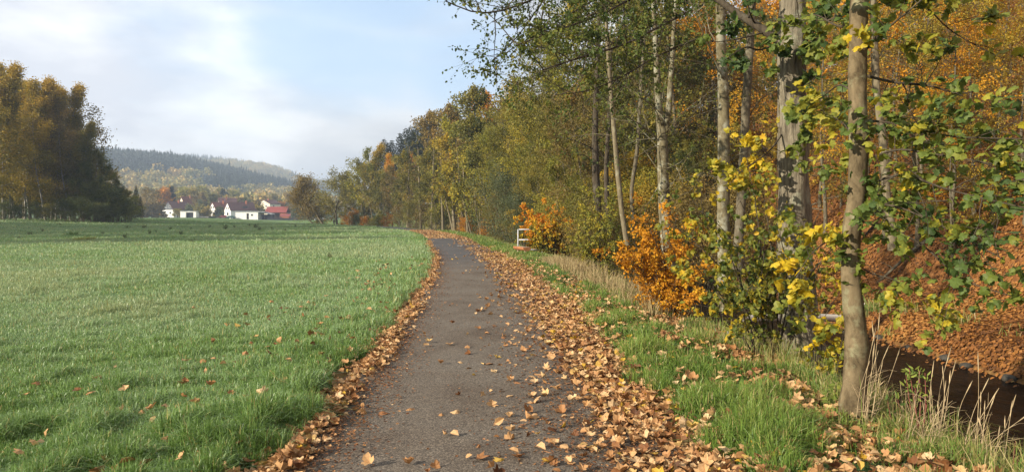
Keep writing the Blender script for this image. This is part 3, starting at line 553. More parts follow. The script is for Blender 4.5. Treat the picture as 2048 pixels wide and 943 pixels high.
# village and lower-slope trees, each its own
KF_ROUND = Kind('far_round', [forest_tree(300 + i, 11, .3, .18, 4.2, 26, 6, 16, .75, 'round', sig=.35, twigs=False, tvar=.1) for i in range(3)], CLUMP, B_GREY, L_OLIVE)
KF_THIN = Kind('far_sparse', [forest_tree(310 + i, 11, .25, .12, 3.8, 26, 7, 5, .6, 'round', sig=.35, tvar=.1) for i in range(2)], CLUMP, B_GREY, L_BROWN)
KF_SPR = Kind('far_spruce', [spruce(320, 14, 3.0, 26, .9)], CLUMP, B_DARK, L_SPRUCE)
KF_BUSH = Kind('far_bush', [forest_tree(330 + i, 4, .1, .03, 2.6, 22, 5, 14, .5, 'dome', elev=(.1, 1.0), sig=.3, stems=3, twigs=False) for i in range(2)], CLUMP, B_GREY, L_OLIVE)
KF = dict(r=(KF_ROUND, 11.5), t=(KF_THIN, 11.5), s=(KF_SPR, 14.2), b=(KF_BUSH, 4.3))
WHERE = lambda px: 'in front of the wooded hill' if px < 322 else 'behind the slate-gabled house' if px < 352 else 'behind the steep-gabled house' if px < 385 else 'between the two groups of gabled houses' if px < 418 else 'behind the middle white house' if px < 450 else 'behind the dormer house' if px < 500 else 'behind the red barn' if px < 575 else 'beyond the village fence'
PALN = {'O': (L_OLIVE, 'olive-green'), 'G': (L_GOLD, 'golden'), 'N': (L_GREEN, 'dark green'), 'Y': (L_YGREEN, 'yellow-green'), 'R': (L_ORANGE, 'orange'), 'B': (L_BROWN, 'brown'), 'S': (L_SPRUCE, 'dark blue-green'), 'E': (L_GREY, 'grey-green')}
village = [(292, 372, 345, 't', 'B'), (312, 378, 340, 't', 'B'), (326, 374, 400, 'r', 'R'), (342, 372, 405, 's', 'S'), (303, 403, 335, 'b', 'B'), (318, 404, 338, 'b', 'B'), (288, 400, 330, 'b', 'B'),
 (357, 376, 440, 'r', 'Y'), (372, 374, 450, 'r', 'Y'), (388, 376, 440, 'r', 'G'), (391, 387, 395, 't', 'B'), (400, 398, 385, 't', 'E'), (384, 408, 378, 'b', 'E'), (397, 408, 372, 'b', 'O'), (410, 412, 372, 'b', 'G'), (356, 416, 372, 'b', 'O'), (436, 418, 378, 'b', 'B'), (374, 410, 385, 't', 'B'), (441, 412, 376, 'b', 'N'), (415, 384, 420, 'r', 'B'), (424, 386, 415, 'r', 'O'), (434, 384, 445, 't', 'B'),
 (452, 383, 470, 's', 'S'), (446, 378, 480, 's', 'S'), (466, 395, 440, 't', 'B'), (479, 394, 450, 'r', 'B'), (491, 394, 405, 's', 'N'), (500, 399, 410, 'r', 'N'), (510, 400, 400, 'b', 'B'), (516, 409, 385, 'b', 'G'), (540, 402, 430, 'r', 'E'), (552, 398, 440, 'r', 'N'), (562, 402, 430, 'r', 'R'), (572, 398, 445, 't', 'B'),
 (584, 396, 400, 't', 'B'), (590, 412, 350, 'r', 'N'), (600, 410, 352, 'r', 'N'), (596, 392, 380, 't', 'B'), (610, 388, 370, 't', 'B'), (622, 392, 360, 't', 'B'), (633, 412, 330, 'b', 'N'), (618, 418, 330, 'b', 'O'), (604, 422, 335, 'b', 'N'), (645, 415, 320, 'b', 'O'), (582, 384, 455, 'r', 'B'), (604, 378, 470, 'r', 'O'),
 (432, 376, 500, 'r', 'O'), (470, 380, 520, 'r', 'Y'), (500, 384, 500, 'r', 'O'), (524, 388, 480, 'r', 'B'), (545, 386, 510, 'r', 'O'), (400, 372, 520, 'r', 'Y'), (350, 370, 540, 'r', 'G'), (330, 376, 530, 'r', 'Y'), (300, 376, 500, 'r', 'O'), (285, 382, 470, 't', 'B')]
used = {}
for i, (px, top, Y, k, c) in enumerate(village):
    K, h0 = KF[k]; X = (px - CX) / F * Y; gz = float(ground(X, Y)); ztop = EYE + (HY - top) / F * Y; sc = max(0.25, (ztop - gz) / K.top[i % len(K.v)])
    kn = {'r': 'full-crowned tree', 't': 'thinly leaved tree', 's': 'pointed spruce', 'b': 'rounded garden bush'}[k]
    lab = '%s %s %s' % (PALN[c][1], kn, WHERE(px)); used[lab] = used.get(lab, 0) + 1
    if used[lab] > 1: lab += ', %s one from the left' % ordn(used[lab] - 1)
    plant(K, {'r': 'broadleaf_tree', 't': 'sparse_tree', 's': 'spruce_tree', 'b': 'bush'}[k], (X, Y, gz - .2), lab, 'tree' if k != 'b' else 'bush', 'village trees and bushes', i, sc, i * 1.3, pal=PALN[c][0])
# ------------------------------------------------------------------ tree kinds for the woods
KA = Kind('alder', [forest_tree(400 + i, 14, .17, .24, 3.4, 32, 7, 36, .22, 'round', (.2, 1.1), .2, tvar=.17, gappy=.8) for i in range(3)], CLUMP, B_GREY, L_OLIVE)
KS = Kind('stems', [forest_tree(410 + i, 12, .12, .32, 2.9, 33, 7, 34, .21, 'round', (.3, 1.15), .2, stems=3, tvar=.17, gappy=.8) for i in range(2)], CLUMP, B_PALE, L_YGREEN)
KB = Kind('birch', [forest_tree(420 + i, 20, .14, .15, 3.1, 54, 7, 34, .23, 'birch', (.3, 1.2), .36, droop=.05, top=.35, tvar=.18, gappy=.7, wob=.07, lean=(.06 * (i - 1), 0)) for i in range(3)], CLUMP, B_BIRCH, L_GOLD)
KT = Kind('twiggy', [forest_tree(430 + i, 12, .14, .16, 3.2, 38, 8, 9, .20, 'round', (.4, 1.2), .25, stems=2, tvar=.1) for i in range(2)], CLUMP, B_GREY, L_BROWN)
KE = Kind('beech', [forest_tree(440 + i, 12, .13, .18, 3.5, 30, 7, 30, .16, 'round', (.1, .7), .16, tvar=.18, gappy=.8) for i in range(3)], CLUMP, B_GREY, L_ORANGE)
KN = Kind('near_beech', [forest_tree(445 + i, 11, .11, .12, 3.5, 28, 8, 40, .09, 'round', (.0, .55), .11, tvar=.2, gappy=.9, upb=1.4) for i in range(3)], OVAL, B_GREY, L_ORANGE)
KQ = Kind('near_twiggy', [forest_tree(448 + i, 9, .09, .08, 2.8, 44, 9, 5, .09, 'round', (.2, 1.1), .2, stems=2, tvar=.1) for i in range(2)], OVAL, B_GREY, L_BROWN)
KA2 = Kind('near_alder', [forest_tree(480 + i, 13, .15, .18, 3.3, 34, 7, 76, .11, 'round', (.15, 1.1), .15, tvar=.18, gappy=.9, upb=1.0) for i in range(3)], CLUMP, B_GREY, L_OLIVE)
KS2 = Kind('near_stems', [forest_tree(485 + i, 12, .11, .24, 2.9, 36, 7, 66, .11, 'round', (.25, 1.15), .15, stems=3, tvar=.18, gappy=.9, upb=1.0) for i in range(2)], CLUMP, B_PALE, L_YGREEN)
KU2 = Kind('near_shrub', [forest_tree(488 + i, 4.5, .05, .03, 2.3, 34, 7, 46, .085, 'dome', (.2, 1.2), .2, stems=5, tvar=.14, gappy=.6) for i in range(3)], OVAL, B_GREY, L_OLIVE)
KP = Kind('spruce', [spruce(450 + i, 18, 3.4, 44, .36) for i in range(2)], NARROW, B_DARK, L_SPRUCE)
KU = Kind('shrub', [forest_tree(460 + i, 4.5, .06, .04, 2.3, 30, 6, 22, .15, 'dome', (.2, 1.2), .22, stems=4, tvar=.12) for i in range(3)], CLUMP, B_GREY, L_OLIVE)
KW = Kind('willow', [forest_tree(470 + i, 11, .22, .25, 4.0, 38, 7, 32, .22, 'round', (.4, 1.2), .3, lean=(-.55 + .2 * i, 0.05), tvar=.1, wob=.1) for i in range(2)], CLUMP, B_GREY, L_BROWN)
KM = {'a': (KA, 14.2, 'alder_tree', 'alder'), 'm': (KS, 12.2, 'multi_stemmed_tree', 'several-stemmed tree'), 'b': (KB, 20.5, 'birch_tree', 'birch'), 't': (KT, 12.2, 'twiggy_tree', 'bare-twigged tree'), 'e': (KE, 12.2, 'beech_tree', 'beech'), 'n': (KN, 11.2, 'beech_tree', 'beech'), 'q': (KQ, 9.2, 'twiggy_tree', 'bare-twigged tree'), 'p': (KP, 18.3, 'spruce_tree', 'spruce'), 'u': (KU, 4.6, 'shrub', 'shrub'), 'w': (KW, 11.2, 'willow_tree', 'leaning willow')}
count = {}
def uniq(lab):
    count[lab] = count.get(lab, 0) + 1
    return lab if count[lab] == 1 else lab + ', %s from the left' % ordn(count[lab] - 1)
def place(px, top, Y, k, c, where, group, i, zoff=-.1, wide=1.0, label=None, X=None):
    K, h0, nm, kn = KM[k]; K = {'a': KA2, 'm': KS2, 'u': KU2}.get(k, K) if Y < 62 else K; h0 = 13.2 if K is KA2 else h0; X = (px - CX) / F * Y if X is None else X; gz = float(ground(X, Y)); 
    if 700 < px < 1065 and Y > 40: top = max(top, float(np.interp(px, [700, 727, 760, 850, 900, 950, 1000, 1065], [345, 288, 284, 240, 222, 202, 168, 100])))
    if 755 < px < 872 and Y > 40 and k != 'p': top = max(top, 300)
    h = EYE + (HY - top) / F * Y - gz; sz = max(.2, h / K.top[i % len(K.v)])
    lab = label or uniq('%s %s %s' % (PALN[c][1], kn, where))
    return plant(K, nm, (X, Y, gz + zoff), lab, 'shrub' if k == 'u' else 'tree', group, i, min(sz * wide, 1.6 * sz), i * 2.1 if k != 'w' else 0.2 * i, sz=sz, pal=PALN[c][0])
# left woods
G_L = 'wood of birches and alders across the meadow'
left = [(-14, 165, 119, 'b', 'G'), (20, 196, 120, 'b', 'O'), (40, 190, 128, 'b', 'G'), (62, 186, 119, 'b', 'G'), (84, 196, 126, 'b', 'O'), (104, 184, 121, 'b', 'G'), (124, 200, 127, 'b', 'O'), (150, 222, 121, 'b', 'O'), (168, 272, 124, 'a', 'G'), (10, 235, 122, 'a', 'O'), (48, 245, 124, 'a', 'G'), (90, 240, 124, 'a', 'O'), (130, 250, 124, 'a', 'O'), (-8, 120, 108, 'b', 'G'), (8, 138, 112, 'b', 'G'), (30, 178, 125, 'b', 'G'), (50, 158, 116, 'b', 'G'), (74, 164, 122, 'b', 'G'), (92, 158, 115, 'b', 'G'), (112, 166, 119, 'b', 'G'), (132, 176, 124, 'b', 'G'), (142, 186, 117, 'b', 'B'), (157, 208, 122, 't', 'B'), (163, 246, 119, 'b', 'O'), (178, 262, 122, 'a', 'N'), (190, 292, 118, 'a', 'O'),
 (203, 304, 124, 'a', 'N'), (208, 345, 119, 'm', 'Y'), (222, 335, 126, 'a', 'G'), (236, 358, 121, 'a', 'N'), (249, 366, 126, 'm', 'O'), (258, 388, 123, 'u', 'Y'), (272, 371, 142, 'p', 'S'), (281, 392, 150, 'p', 'S'),
 (-20, 300, 124, 'a', 'N'), (5, 290, 126, 'a', 'N'), (22, 330, 126, 'm', 'O'), (44, 318, 128, 'a', 'O'), (66, 345, 127, 'm', 'G'), (84, 322, 129, 'a', 'N'), (106, 338, 128, 'm', 'O'), (126, 316, 130, 'a', 'O'), (146, 332, 120, 'm', 'N'), (166, 318, 116, 'a', 'N'), (184, 352, 115, 'm', 'N'), (200, 362, 116, 'u', 'N'), (216, 372, 117, 'u', 'N'), (232, 384, 118, 'u', 'N'), (246, 396, 119, 'u', 'N'),
 (4, 400, 108, 'u', 'N'), (30, 408, 109, 'u', 'N'), (62, 398, 110, 'u', 'N'), (100, 402, 111, 'u', 'O'), (128, 396, 111, 'u', 'N'), (150, 384, 112, 'u', 'N'), (80, 412, 112, 'u', 'N'), (164, 396, 110, 'u', 'N'), (184, 398, 112, 'u', 'N'), (204, 402, 113, 'u', 'N'), (224, 406, 115, 'u', 'N'),
 (-5, 380, 128, 'u', 'N'), (25, 385, 128, 'u', 'N'), (55, 380, 129, 'u', 'N'), (85, 385, 130, 'u', 'N'), (115, 380, 130, 'u', 'N'), (145, 385, 131, 'u', 'N'), (175, 380, 132, 'u', 'N'), (205, 390, 132, 'u', 'N'), (235, 395, 133, 'u', 'N'), (262, 402, 134, 'u', 'N'), (20, 250, 135, 'a', 'N'), (60, 240, 136, 'a', 'N'), (100, 250, 138, 'a', 'N'), (140, 270, 138, 'a', 'N'), (175, 310, 140, 'a', 'N'), (215, 352, 142, 'a', 'N')]
for i, (px, top, Y, k, c) in enumerate(left):
    place(px, top, Y, k, c, 'in the wood across the meadow' if top < 315 else 'low on the left wood edge', G_L, i, wide=1.0 if k != 'u' else 1.35)
# more of the same wood beyond the picture's left border, whose long shade lies across the far meadow
for i, (X, Y, h) in enumerate([(-76, 92, 26), (-79, 84, 27), (-74, 78, 26), (-80, 71, 27), (-75, 64, 25), (-78, 57, 24), (-72, 88, 24), (-84, 77, 28), (-83, 65, 27), (-84, 97, 28), (-72, 50, 24), (-69, 43, 25), (-73, 36, 24), (-67, 30, 22), (-78, 44, 27), (-64, 30, 24), (-62, 24, 23), (-66, 37, 25), (-68, 55, 25), (-70, 61, 25), (-74, 70, 26)]):
    K = (KB, KA)[i % 2]; gz = float(ground(X, Y)); plant(K, 'birch_tree' if i % 2 == 0 else 'alder_tree', (X, Y, gz - .1), uniq('dark %s of the same wood, past the picture border' % ('birch', 'alder')[i % 2]), 'tree', G_L, i, h / KM['ba'[i % 2]][1], i, pal=(L_GOLD, L_OLIVE)[i % 2])
# tree line along the far path
G_P = 'trees along the far bend of the path'
row = [(658, 346, 156, 'w', 'B'), (682, 334, 151, 'w', 'O'), (640, 372, 160, 'w', 'B'), (699, 356, 149, 'm', 'O'), (722, 296, 144, 'm', 'Y'), (737, 290, 146, 'b', 'G'), (752, 318, 140, 'm', 'O'), (768, 340, 134, 'a', 'O'), (785, 330, 128, 'a', 'B'), (790, 306, 150, 'b', 'R'), (806, 350, 120, 'a', 'O'), (822, 322, 118, 't', 'B'), (838, 300, 112, 'a', 'O'), (858, 318, 104, 'a', 'O'), (872, 290, 108, 'a', 'O'),
 (886, 300, 97, 'a', 'O'), (903, 326, 82, 'm', 'Y'), (920, 280, 86, 'a', 'B'), (936, 262, 80, 'a', 'G'), (955, 236, 76, 'm', 'Y'), (972, 250, 72, 'm', 'Y'), (996, 226, 66, 'a', 'O'), (1016, 250, 60, 'a', 'Y'), (1040, 205, 58, 'a', 'O'), (1068, 180, 52, 'a', 'G'), (1090, 205, 48, 'a', 'Y'), (1060, 300, 46, 'm', 'O'),
 (905, 220, 112, 'a', 'B'), (880, 232, 120, 't', 'B'), (925, 225, 105, 'a', 'O'), (948, 205, 98, 'a', 'B'), (975, 190, 92, 't', 'B'), (985, 176, 86, 'a', 'R'), (1010, 168, 80, 'a', 'O'), (1030, 172, 84, 'a', 'G'), (1050, 150, 74, 'a', 'O'), (1105, 120, 46, 'a', 'O'), (1150, 40, 44, 'a', 'O'), (1195, -20, 42, 'a', 'Y'), (1245, -60, 44, 'a', 'Y'), (1300, -60, 42, 'a', 'O'), (1370, -100, 40, 'a', 'O'), (1430, -80, 42, 'a', 'B')]
for i, (px, top, Y, k, c) in enumerate(row):
    place(px, top, Y, k, c, 'on the tree line along the far meadow' if Y > 95 else 'on the tree line by the path bend', G_P, i, wide=1.45 if k == 'w' else 1.0)
for i, (px, top, Y, c) in enumerate([(706, 415, 146, 'R'), (716, 425, 142, 'N'), (757, 428, 128, 'Y'), (775, 424, 126, 'R'), (640, 425, 160, 'O'), (690, 428, 150, 'R'), (800, 400, 112, 'B'), (820, 396, 108, 'O'), (846, 402, 102, 'B'), (868, 405, 95, 'O'), (932, 428, 78, 'R'), (985, 420, 68, 'R'), (890, 412, 96, 'N'), (955, 418, 82, 'N'), (1003, 372, 52, 'B'), (1024, 312, 50, 'E'), (1040, 392, 47, 'O'), (985, 396, 60, 'O'), (1052, 360, 45, 'E'), (745, 432, 134, 'O'), (730, 430, 140, 'R')]):
    place(px, top, Y, 'u', c, 'below the path tree line', 'shrubs below the far trees', i, wide=1.0)
# spruces on the shoulder of the hill
for i, (px, top, Y, ) in enumerate([(768, 283, 172), (784, 290, 178), (776, 296, 166), (800, 276, 170), (812, 262, 175), (822, 250, 168), (834, 244, 172), (845, 241, 166), (856, 250, 170), (866, 248, 162), (872, 238, 158), (848, 262, 160), (826, 275, 160)]):
    place(px, top - 9, Y - 6, 'p', 'S', 'of the dark stand above the tree line', 'spruces on the shoulder of the hill', i, wide=1.2)
# golden beeches leaning out of the slope over the stream
for i, (px, top, Y, c) in enumerate([(1770, -70, 25, 'G'), (1835, -90, 23, 'R'), (1905, -60, 21.5, 'G'), (1985, -80, 21, 'R'), (2050, -40, 20, 'G'), (1870, 60, 28, 'G'), (1960, 40, 27, 'G'), (1730, 20, 31, 'R'), (2060, 120, 24, 'G'), (1640, 40, 33, 'R')]):
    place(px, top, Y, 'n', c, 'rising from the slope right behind the stream', 'beeches above the far bank', i)
# the hillside wood behind the stream
rg = np.random.default_rng(21); cand = []
for Y in np.arange(14, 165, 4.6):
    for d in np.arange(14.0, 56, 4.4 if Y < 70 else 6.0):
        y = Y + rg.uniform(-2, 2); dd = d + rg.uniform(-1.8, 1.8); x = float(xc(y)) + dd
        px = CX + F * x / y
        if px < 705 or px > 2250: continue
        if Y > 60 and rg.uniform() < 0.35: continue
        cand.append((px, y, x, dd))
for Y in np.arange(15, 50, 3.4):
    for d in np.arange(13.5, 34, 3.4):
        y = Y + rg.uniform(-1.5, 1.5); dd = d + rg.uniform(-1.5, 1.5); x = float(xc(y)) + dd; px = CX + F * x / y
        if 1430 < px < 2200 and rg.uniform() < .6: cand.append((px, y, x, dd))
cand.sort()
for i, (px, y, x, dd) in enumerate(cand):
    q = rg.uniform(); nearside = px > 1450
    if nearside: k, c = ('e', 'G') if q < .34 else ('e', 'R') if q < .5 else ('t', 'B') if q < .86 else ('e', 'O')
    else: k, c = ('a', 'O') if q < .36 else ('t', 'B') if q < .56 else ('a', 'B') if q < .70 else ('e', 'R') if q < .78 else ('m', 'Y') if q < .88 else ('a', 'N')
    if y < 48: k = {'e': 'n', 't': 'q'}.get(k, k)
    h = (rg.uniform(4, 12) if nearside and y < 48 else rg.uniform(9, 15)) * (0.9 if nearside else 1.0) * float(np.interp(y, [0, 110, 170], [1, .9, .7])); gz = float(ground(x, y)); top = HY - F * (gz + h - EYE) / y
    where = 'low on the leafy hillside' if dd < 24 else 'halfway up the leafy hillside' if dd < 38 else 'high on the leafy hillside'
    if px < 1150: where = where.replace('leafy hillside', 'wooded hill above the far path')
    place(px, top, y, k, c, where, 'trees on the hillside', i, X=x)
# the dark, ivy-green understorey beyond the double-stemmed tree
for i, (px, top, Y, k, c) in enumerate([(1105, 250, 42, 'a', 'O'), (1128, 285, 38, 'm', 'Y'), (1150, 330, 41, 'u', 'Y'), (1188, 345, 33, 'u', 'O'), (1150, 190, 40, 'a', 'O'), (1182, 160, 36, 'a', 'B'), (1215, 250, 36, 'm', 'G'), (1250, 345, 34, 'u', 'G'), (1275, 330, 36, 'u', 'Y'), (1225, 200, 40, 'a', 'O'), (1275, 175, 40, 'a', 'O'), (1290, 290, 40, 'm', 'G'),
 (1360, 260, 38, 'a', 'O'), (1395, 290, 36, 'a', 'N'), (1420, 245, 40, 'a', 'O'), (1390, 340, 30, 'u', 'B'), (1425, 352, 29, 'u', 'B'), (1460, 340, 32, 'u', 'B'), (1510, 372, 29, 'u', 'B'), (1330, 330, 36, 'u', 'G'), (1200, 380, 31, 'u', 'O'), (1218, 395, 29, 'u', 'B')]):
    place(px, top, Y, k, c, 'behind the slender bank trunks', 'undergrowth and trees behind the stream bank', i)

# ------------------------------------------------------------------ the trees on the stream bank, one by one
def trunk(T, rows, Y, k=14, dY=0.0):
    P = np.array([at(a, b, Y + dY * (rows[0][1] - b) / 800.0) for a, b, c in rows]); r = np.array([c / 2 * Y / F for a, b, c in rows])
    from_ = np.linspace(0, 1, len(P)); f = np.linspace(0, 1, max(24, len(P) * 5)); s = np.interp
    P2 = np.column_stack([s(f, from_, P[:, i]) for i in range(3)]); r2 = s(f, from_, r)
    ker = np.array([1, 2, 3, 2, 1]) / 9.0
    for i in range(2): P2[2:-2, i] = np.convolve(P2[:, i], ker, 'valid')
    r2[2:-2] = np.convolve(r2, ker, 'valid')
    T.B.append((P2, r2, k)); return P2
def finish(T, name, label, tm, bark, leafm, cat='tree', group=None, rough=0.05, limbm=None):
    """one thing at its foot: trunk (first limb), limbs and crown"""
    base = T.B[0][0][0].copy(); e = empty(name, base); tag(e, label, cat, group)
    def sh(B): return [(np.asarray(P) - base, r, k) for P, r, k in B]
    nb = getattr(T, 'nt', 1)
    link('trunk', tubes_mesh(name + '_trunk', sh(T.B[:nb]), bark, rough, 5), e)
    if len(T.B) > nb: link('limbs', tubes_mesh(name + '_limbs', sh(T.B[nb:]), limbm or bark), e)
    if T.P: link('crown', leaves_mesh(name + '_crown', tm, np.concatenate(T.P) - base, np.concatenate(T.D), np.concatenate(T.Nn), np.concatenate(T.S), np.concatenate(T.T), leafm, T.rg), e)
    return e
G_B = 'trees on the stream bank'
def path3(*rows): return np.array([at(a, b, c) for a, b, c in rows])
def smooth3(P, n=14):
    P = np.asarray(P, float); f = np.linspace(0, len(P) - 1, n); i = np.clip(f.astype(int), 0, len(P) - 2); u = (f - i)[:, None]
    g = lambda k: P[np.clip(i + k, 0, len(P) - 1)]
    a, b, c, d = g(-1), g(0), g(1), g(2)
    return 0.5 * (2 * b + (c - a) * u + (2 * a - 5 * b + 4 * c - d) * u ** 2 + (3 * b - a - 3 * c + d) * u ** 3)
# 1  smooth maple nearest the path
T = Tree(501); T.upb = 1.7
M1 = trunk(T, [(1700, 868, 72), (1704, 830, 56), (1710, 765, 47), (1715, 690, 43), (1707, 620, 40), (1699, 540, 37), (1702, 470, 36), (1713, 400, 36), (1718, 300, 36), (1715, 200, 36), (1716, 100, 34), (1718, 0, 32), (1722, -150, 30), (1730, -350, 26), (1738, -700, 18), (1745, -1000, 8)], 6.75, 18)
def spray(T, P, r, n, L, nl, ls, tint, **k):
    P = T.limb(smooth3(P), np.linspace(r, r * .35, 14), 6); T.sprout(P, r * .4, .12, 1.0, n, L, nl, ls, tint, **k); return P
spray(T, path3((1728, 150, 7), (1790, 165, 6.9), (1860, 172, 6.8), (1925, 192, 6.7)), .014, 8, .4, 3, .09, .4, droop=.05)
spray(T, path3((1722, 240, 7), (1800, 248, 6.6), (1900, 272, 6.3), (2060, 278, 6.0)), .013, 13, .45, 5, .078, .42, droop=.06)
spray(T, path3((1716, 330, 7), (1790, 300, 6.5), (1880, 310, 6.1), (2000, 330, 5.8)), .012, 12, .55, 4.4, .073, .42, droop=.08, n2=4)
spray(T, path3((1714, 380, 7), (1800, 350, 6.3), (1900, 380, 5.8), (2070, 420, 5.4)), .012, 13, .6, 4.6, .075, .34, droop=.09, n2=4)
spray(T, path3((1712, 420, 7), (1780, 410, 6.4), (1880, 450, 6.0), (2010, 520, 5.7)), .011, 12, .6, 4.6, .075, .36, droop=.09, n2=4)
spray(T, path3((1714, 440, 7), (1830, 480, 6.6), (1930, 560, 6.2), (2060, 600, 6.0)), .010, 12, .58, 4.4, .073, .4, droop=.09, n2=4)
spray(T, path3((1708, 520, 7), (1740, 545, 6.8), (1790, 560, 6.6), (1860, 600, 6.5)), .008, 9, .32, 4, .085, .5, droop=.1)
spray(T, path3((1712, 300, 7), (1690, 250, 7.5), (1650, 230, 7.9), (1600, 245, 8.2)), .010, 7, .4, 4, .085, .68, droop=.08)
spray(T, path3((1714, 120, 7), (1760, 70, 6.7), (1820, 20, 6.4), (1880, -30, 6.2)), .012, 13, .42, 5, .085, .58, droop=.05)
spray(T, path3((1716, 60, 7), (1670, 50, 7.4), (1630, 30, 7.8), (1580, 40, 8.2)), .012, 8, .42, 4, .085, .55, droop=.08)
spray(T, path3((1714, 190, 7), (1680, 170, 7.4), (1650, 190, 7.9), (1620, 210, 8.3)), .010, 6, .4, 4, .085, .55, droop=.08)
spray(T, path3((1705, 480, 7), (1660, 480, 6.9), (1620, 510, 6.8), (1590, 560, 6.8)), .008, 8, .3, 4, .09, .72, droop=.08)
spray(T, path3((1716, 0, 7), (1760, -60, 6.5), (1850, -120, 6.0), (1960, -150, 5.6)), .014, 13, .5, 5, .085, .5, droop=.12)
spray(T, path3((1716, 10, 7), (1800, -30, 6.6), (1900, 60, 6.6), (1990, 110, 6.6)), .010, 5, .4, 3, .11, .5, droop=.12)
T.sprout(M1, .02, .62, .98, 26, 1.3, 7, .13, .45, droop=.04)
finish(T, 'maple_tree', 'smooth-barked maple nearest the path, with large green leaves reaching over the stream', MAPLE_GREEN + MAPLES[:2], B_SMOOTH, L_MAPLE, group=G_B, limbm=B_DARK)
# 2  big rough-barked tree
T = Tree(502); T.upb = 1.3
M2 = trunk(T, [(1622, 775, 118), (1612, 735, 96), (1604, 690, 80), (1598, 630, 72), (1592, 550, 66), (1588, 470, 62), (1585, 350, 58), (1585, 250, 55), (1584, 150, 54), (1583, 60, 52), (1583, -40, 50), (1588, -300, 44), (1596, -700, 30), (1600, -1100, 10)], 10.4, 22)
L_ = T.limb(smooth3(path3((1575, 92, 10.4), (1530, 62, 10.6), (1480, 30, 10.9), (1425, -8, 11.2), (1340, -70, 11.6), (1230, -150, 12))), np.linspace(.065, .03, 14), 9)
T.sprout(L_, .016, .1, 1, 16, .9, 4, .09, .3, droop=.06)
spray(T, path3((1560, 85, 10.4), (1520, 100, 10.1), (1490, 95, 9.9), (1450, 120, 9.7)), .016, 6, .3, 6, .11, .15, droop=.05)
spray(T, path3((1607, 90, 10.4), (1640, 50, 10), (1690, 30, 9.8), (1760, 10, 9.6)), .02, 8, .4, 6, .12, .2, droop=.05)
spray(T, path3((1605, 240, 10.4), (1640, 240, 10), (1680, 235, 9.8), (1730, 245, 9.6)), .012, 6, .35, 3, .11, .3, droop=.05)
spray(T, path3((1570, 260, 10.4), (1540, 300, 10.1), (1500, 330, 9.9), (1470, 345, 9.7)), .012, 9, .35, 5, .10, .85, droop=.06)
spray(T, path3((1605, 100, 10.4), (1640, 130, 10.1), (1625, 160, 9.9), (1580, 190, 9.8)), .010, 5, .3, 6, .12, .1, droop=.05)
T.sprout(M2, .03, .60, .98, 24, 1.6, 7, .11, .35, droop=.03)
finish(T, 'rough_barked_tree', 'thick rough-barked tree with flared foot, behind the yellow shrub on the bank', MAPLE_GREEN, B_ROUGH, L_MAPLE, group=G_B, rough=.09, limbm=B_DARK)
# 3-8  slender trunks further along the bank
def slender(seed, rows, Y, label, limbs, leafp, bark, nm='alder_tree', upper=(14, 1.4, 8, .10, .4), extra=None):
    T = Tree(seed); M = trunk(T, rows, Y, 12); T.nt = 1
    if extra:
        for rr in extra: T.B.append((smooth3(path3(*[(a, b, Y) for a, b, c in rr])), np.linspace(rr[0][2], rr[-1][2], 14) / 2 * Y / F, 9)); T.nt += 1
    for pp, r, n, L, nl, ls, ti in limbs: spray(T, path3(*pp), r, n, L, nl, ls, ti, n2=3)
    n, L, nl, ls, ti = upper
    for Q, r, k in T.B[:T.nt]: T.sprout(np.asarray(Q), .014, .42, .98, n, L, nl, ls, ti, droop=.0, L2=.4)
    return finish(T, nm, label, OVAL, bark, leafp, group=G_B)
slender(503, [(1450, 620, 30), (1448, 560, 26), (1447, 430, 25), (1448, 330, 24), (1447, 200, 22), (1442, 100, 20), (1441, 0, 19), (1440, -300, 14), (1444, -600, 6)], 16, 'straight pale grey trunk between the double-stemmed tree and the rough-barked one',
 [(((1452, 170, 16), (1425, 110, 15.6), (1400, 50, 15.2), (1375, -10, 15)), .022, 8, .6, 3, .08, .35), (((1440, 140, 16), (1400, 125, 15.8), (1340, 115, 15.5), (1290, 105, 15.2)), .014, 8, .6, 3, .08, .3), (((1450, 330, 16), (1475, 310, 16), (1510, 300, 16)), .012, 6, .5, 1, .07, .6)], L_ALDER, B_LICH)
slender(504, [(1338, 540, 27), (1332, 480, 24), (1328, 400, 23), (1326, 330, 22), (1325, 275, 21), (1320, 230, 16)], 22, 'lichen-spotted trunk that forks into two pale stems above the orange sapling',
 [(((1320, 285, 22), (1290, 255, 21.6), (1250, 232, 21)), .03, 8, .8, 3, .08, .4), (((1326, 262, 22), (1308, 215, 21.5), (1275, 192, 21)), .028, 8, .8, 3, .08, .3), (((1330, 262, 22), (1370, 240, 22), (1440, 215, 22.5)), .02, 9, .9, 2, .08, .5), (((1329, 325, 22), (1352, 335, 21.6), (1366, 365, 21.4)), .022, 5, .6, 1, .08, .6), (((1330, 375, 22), (1360, 358, 21.8), (1420, 352, 21.6), (1450, 360, 21.5)), .014, 9, .7, 1, .08, .6)], L_ALDER, B_LICH,
 extra=[[(1323, 272, 17), (1317, 200, 14), (1312, 100, 12), (1307, 0, 11), (1298, -250, 6)], [(1328, 272, 15), (1337, 220, 12), (1343, 140, 11), (1351, 0, 10), (1368, -260, 5)]], upper=(11, 1.7, 6, .09, .4))
slender(506, [(1254, 490, 11), (1243, 420, 10.5), (1234, 330, 10), (1228, 260, 9), (1221, 180, 8), (1214, 80, 7), (1208, -80, 4)], 25, 'slim pale stem leaning over the dry grass, right of the ivy-dark pair', [(((1228, 272, 25), (1190, 268, 25), (1140, 274, 25)), .016, 7, .8, 2, .09, .5)], L_ALDER, B_PALE, upper=(14, 1.4, 7, .10, .5))
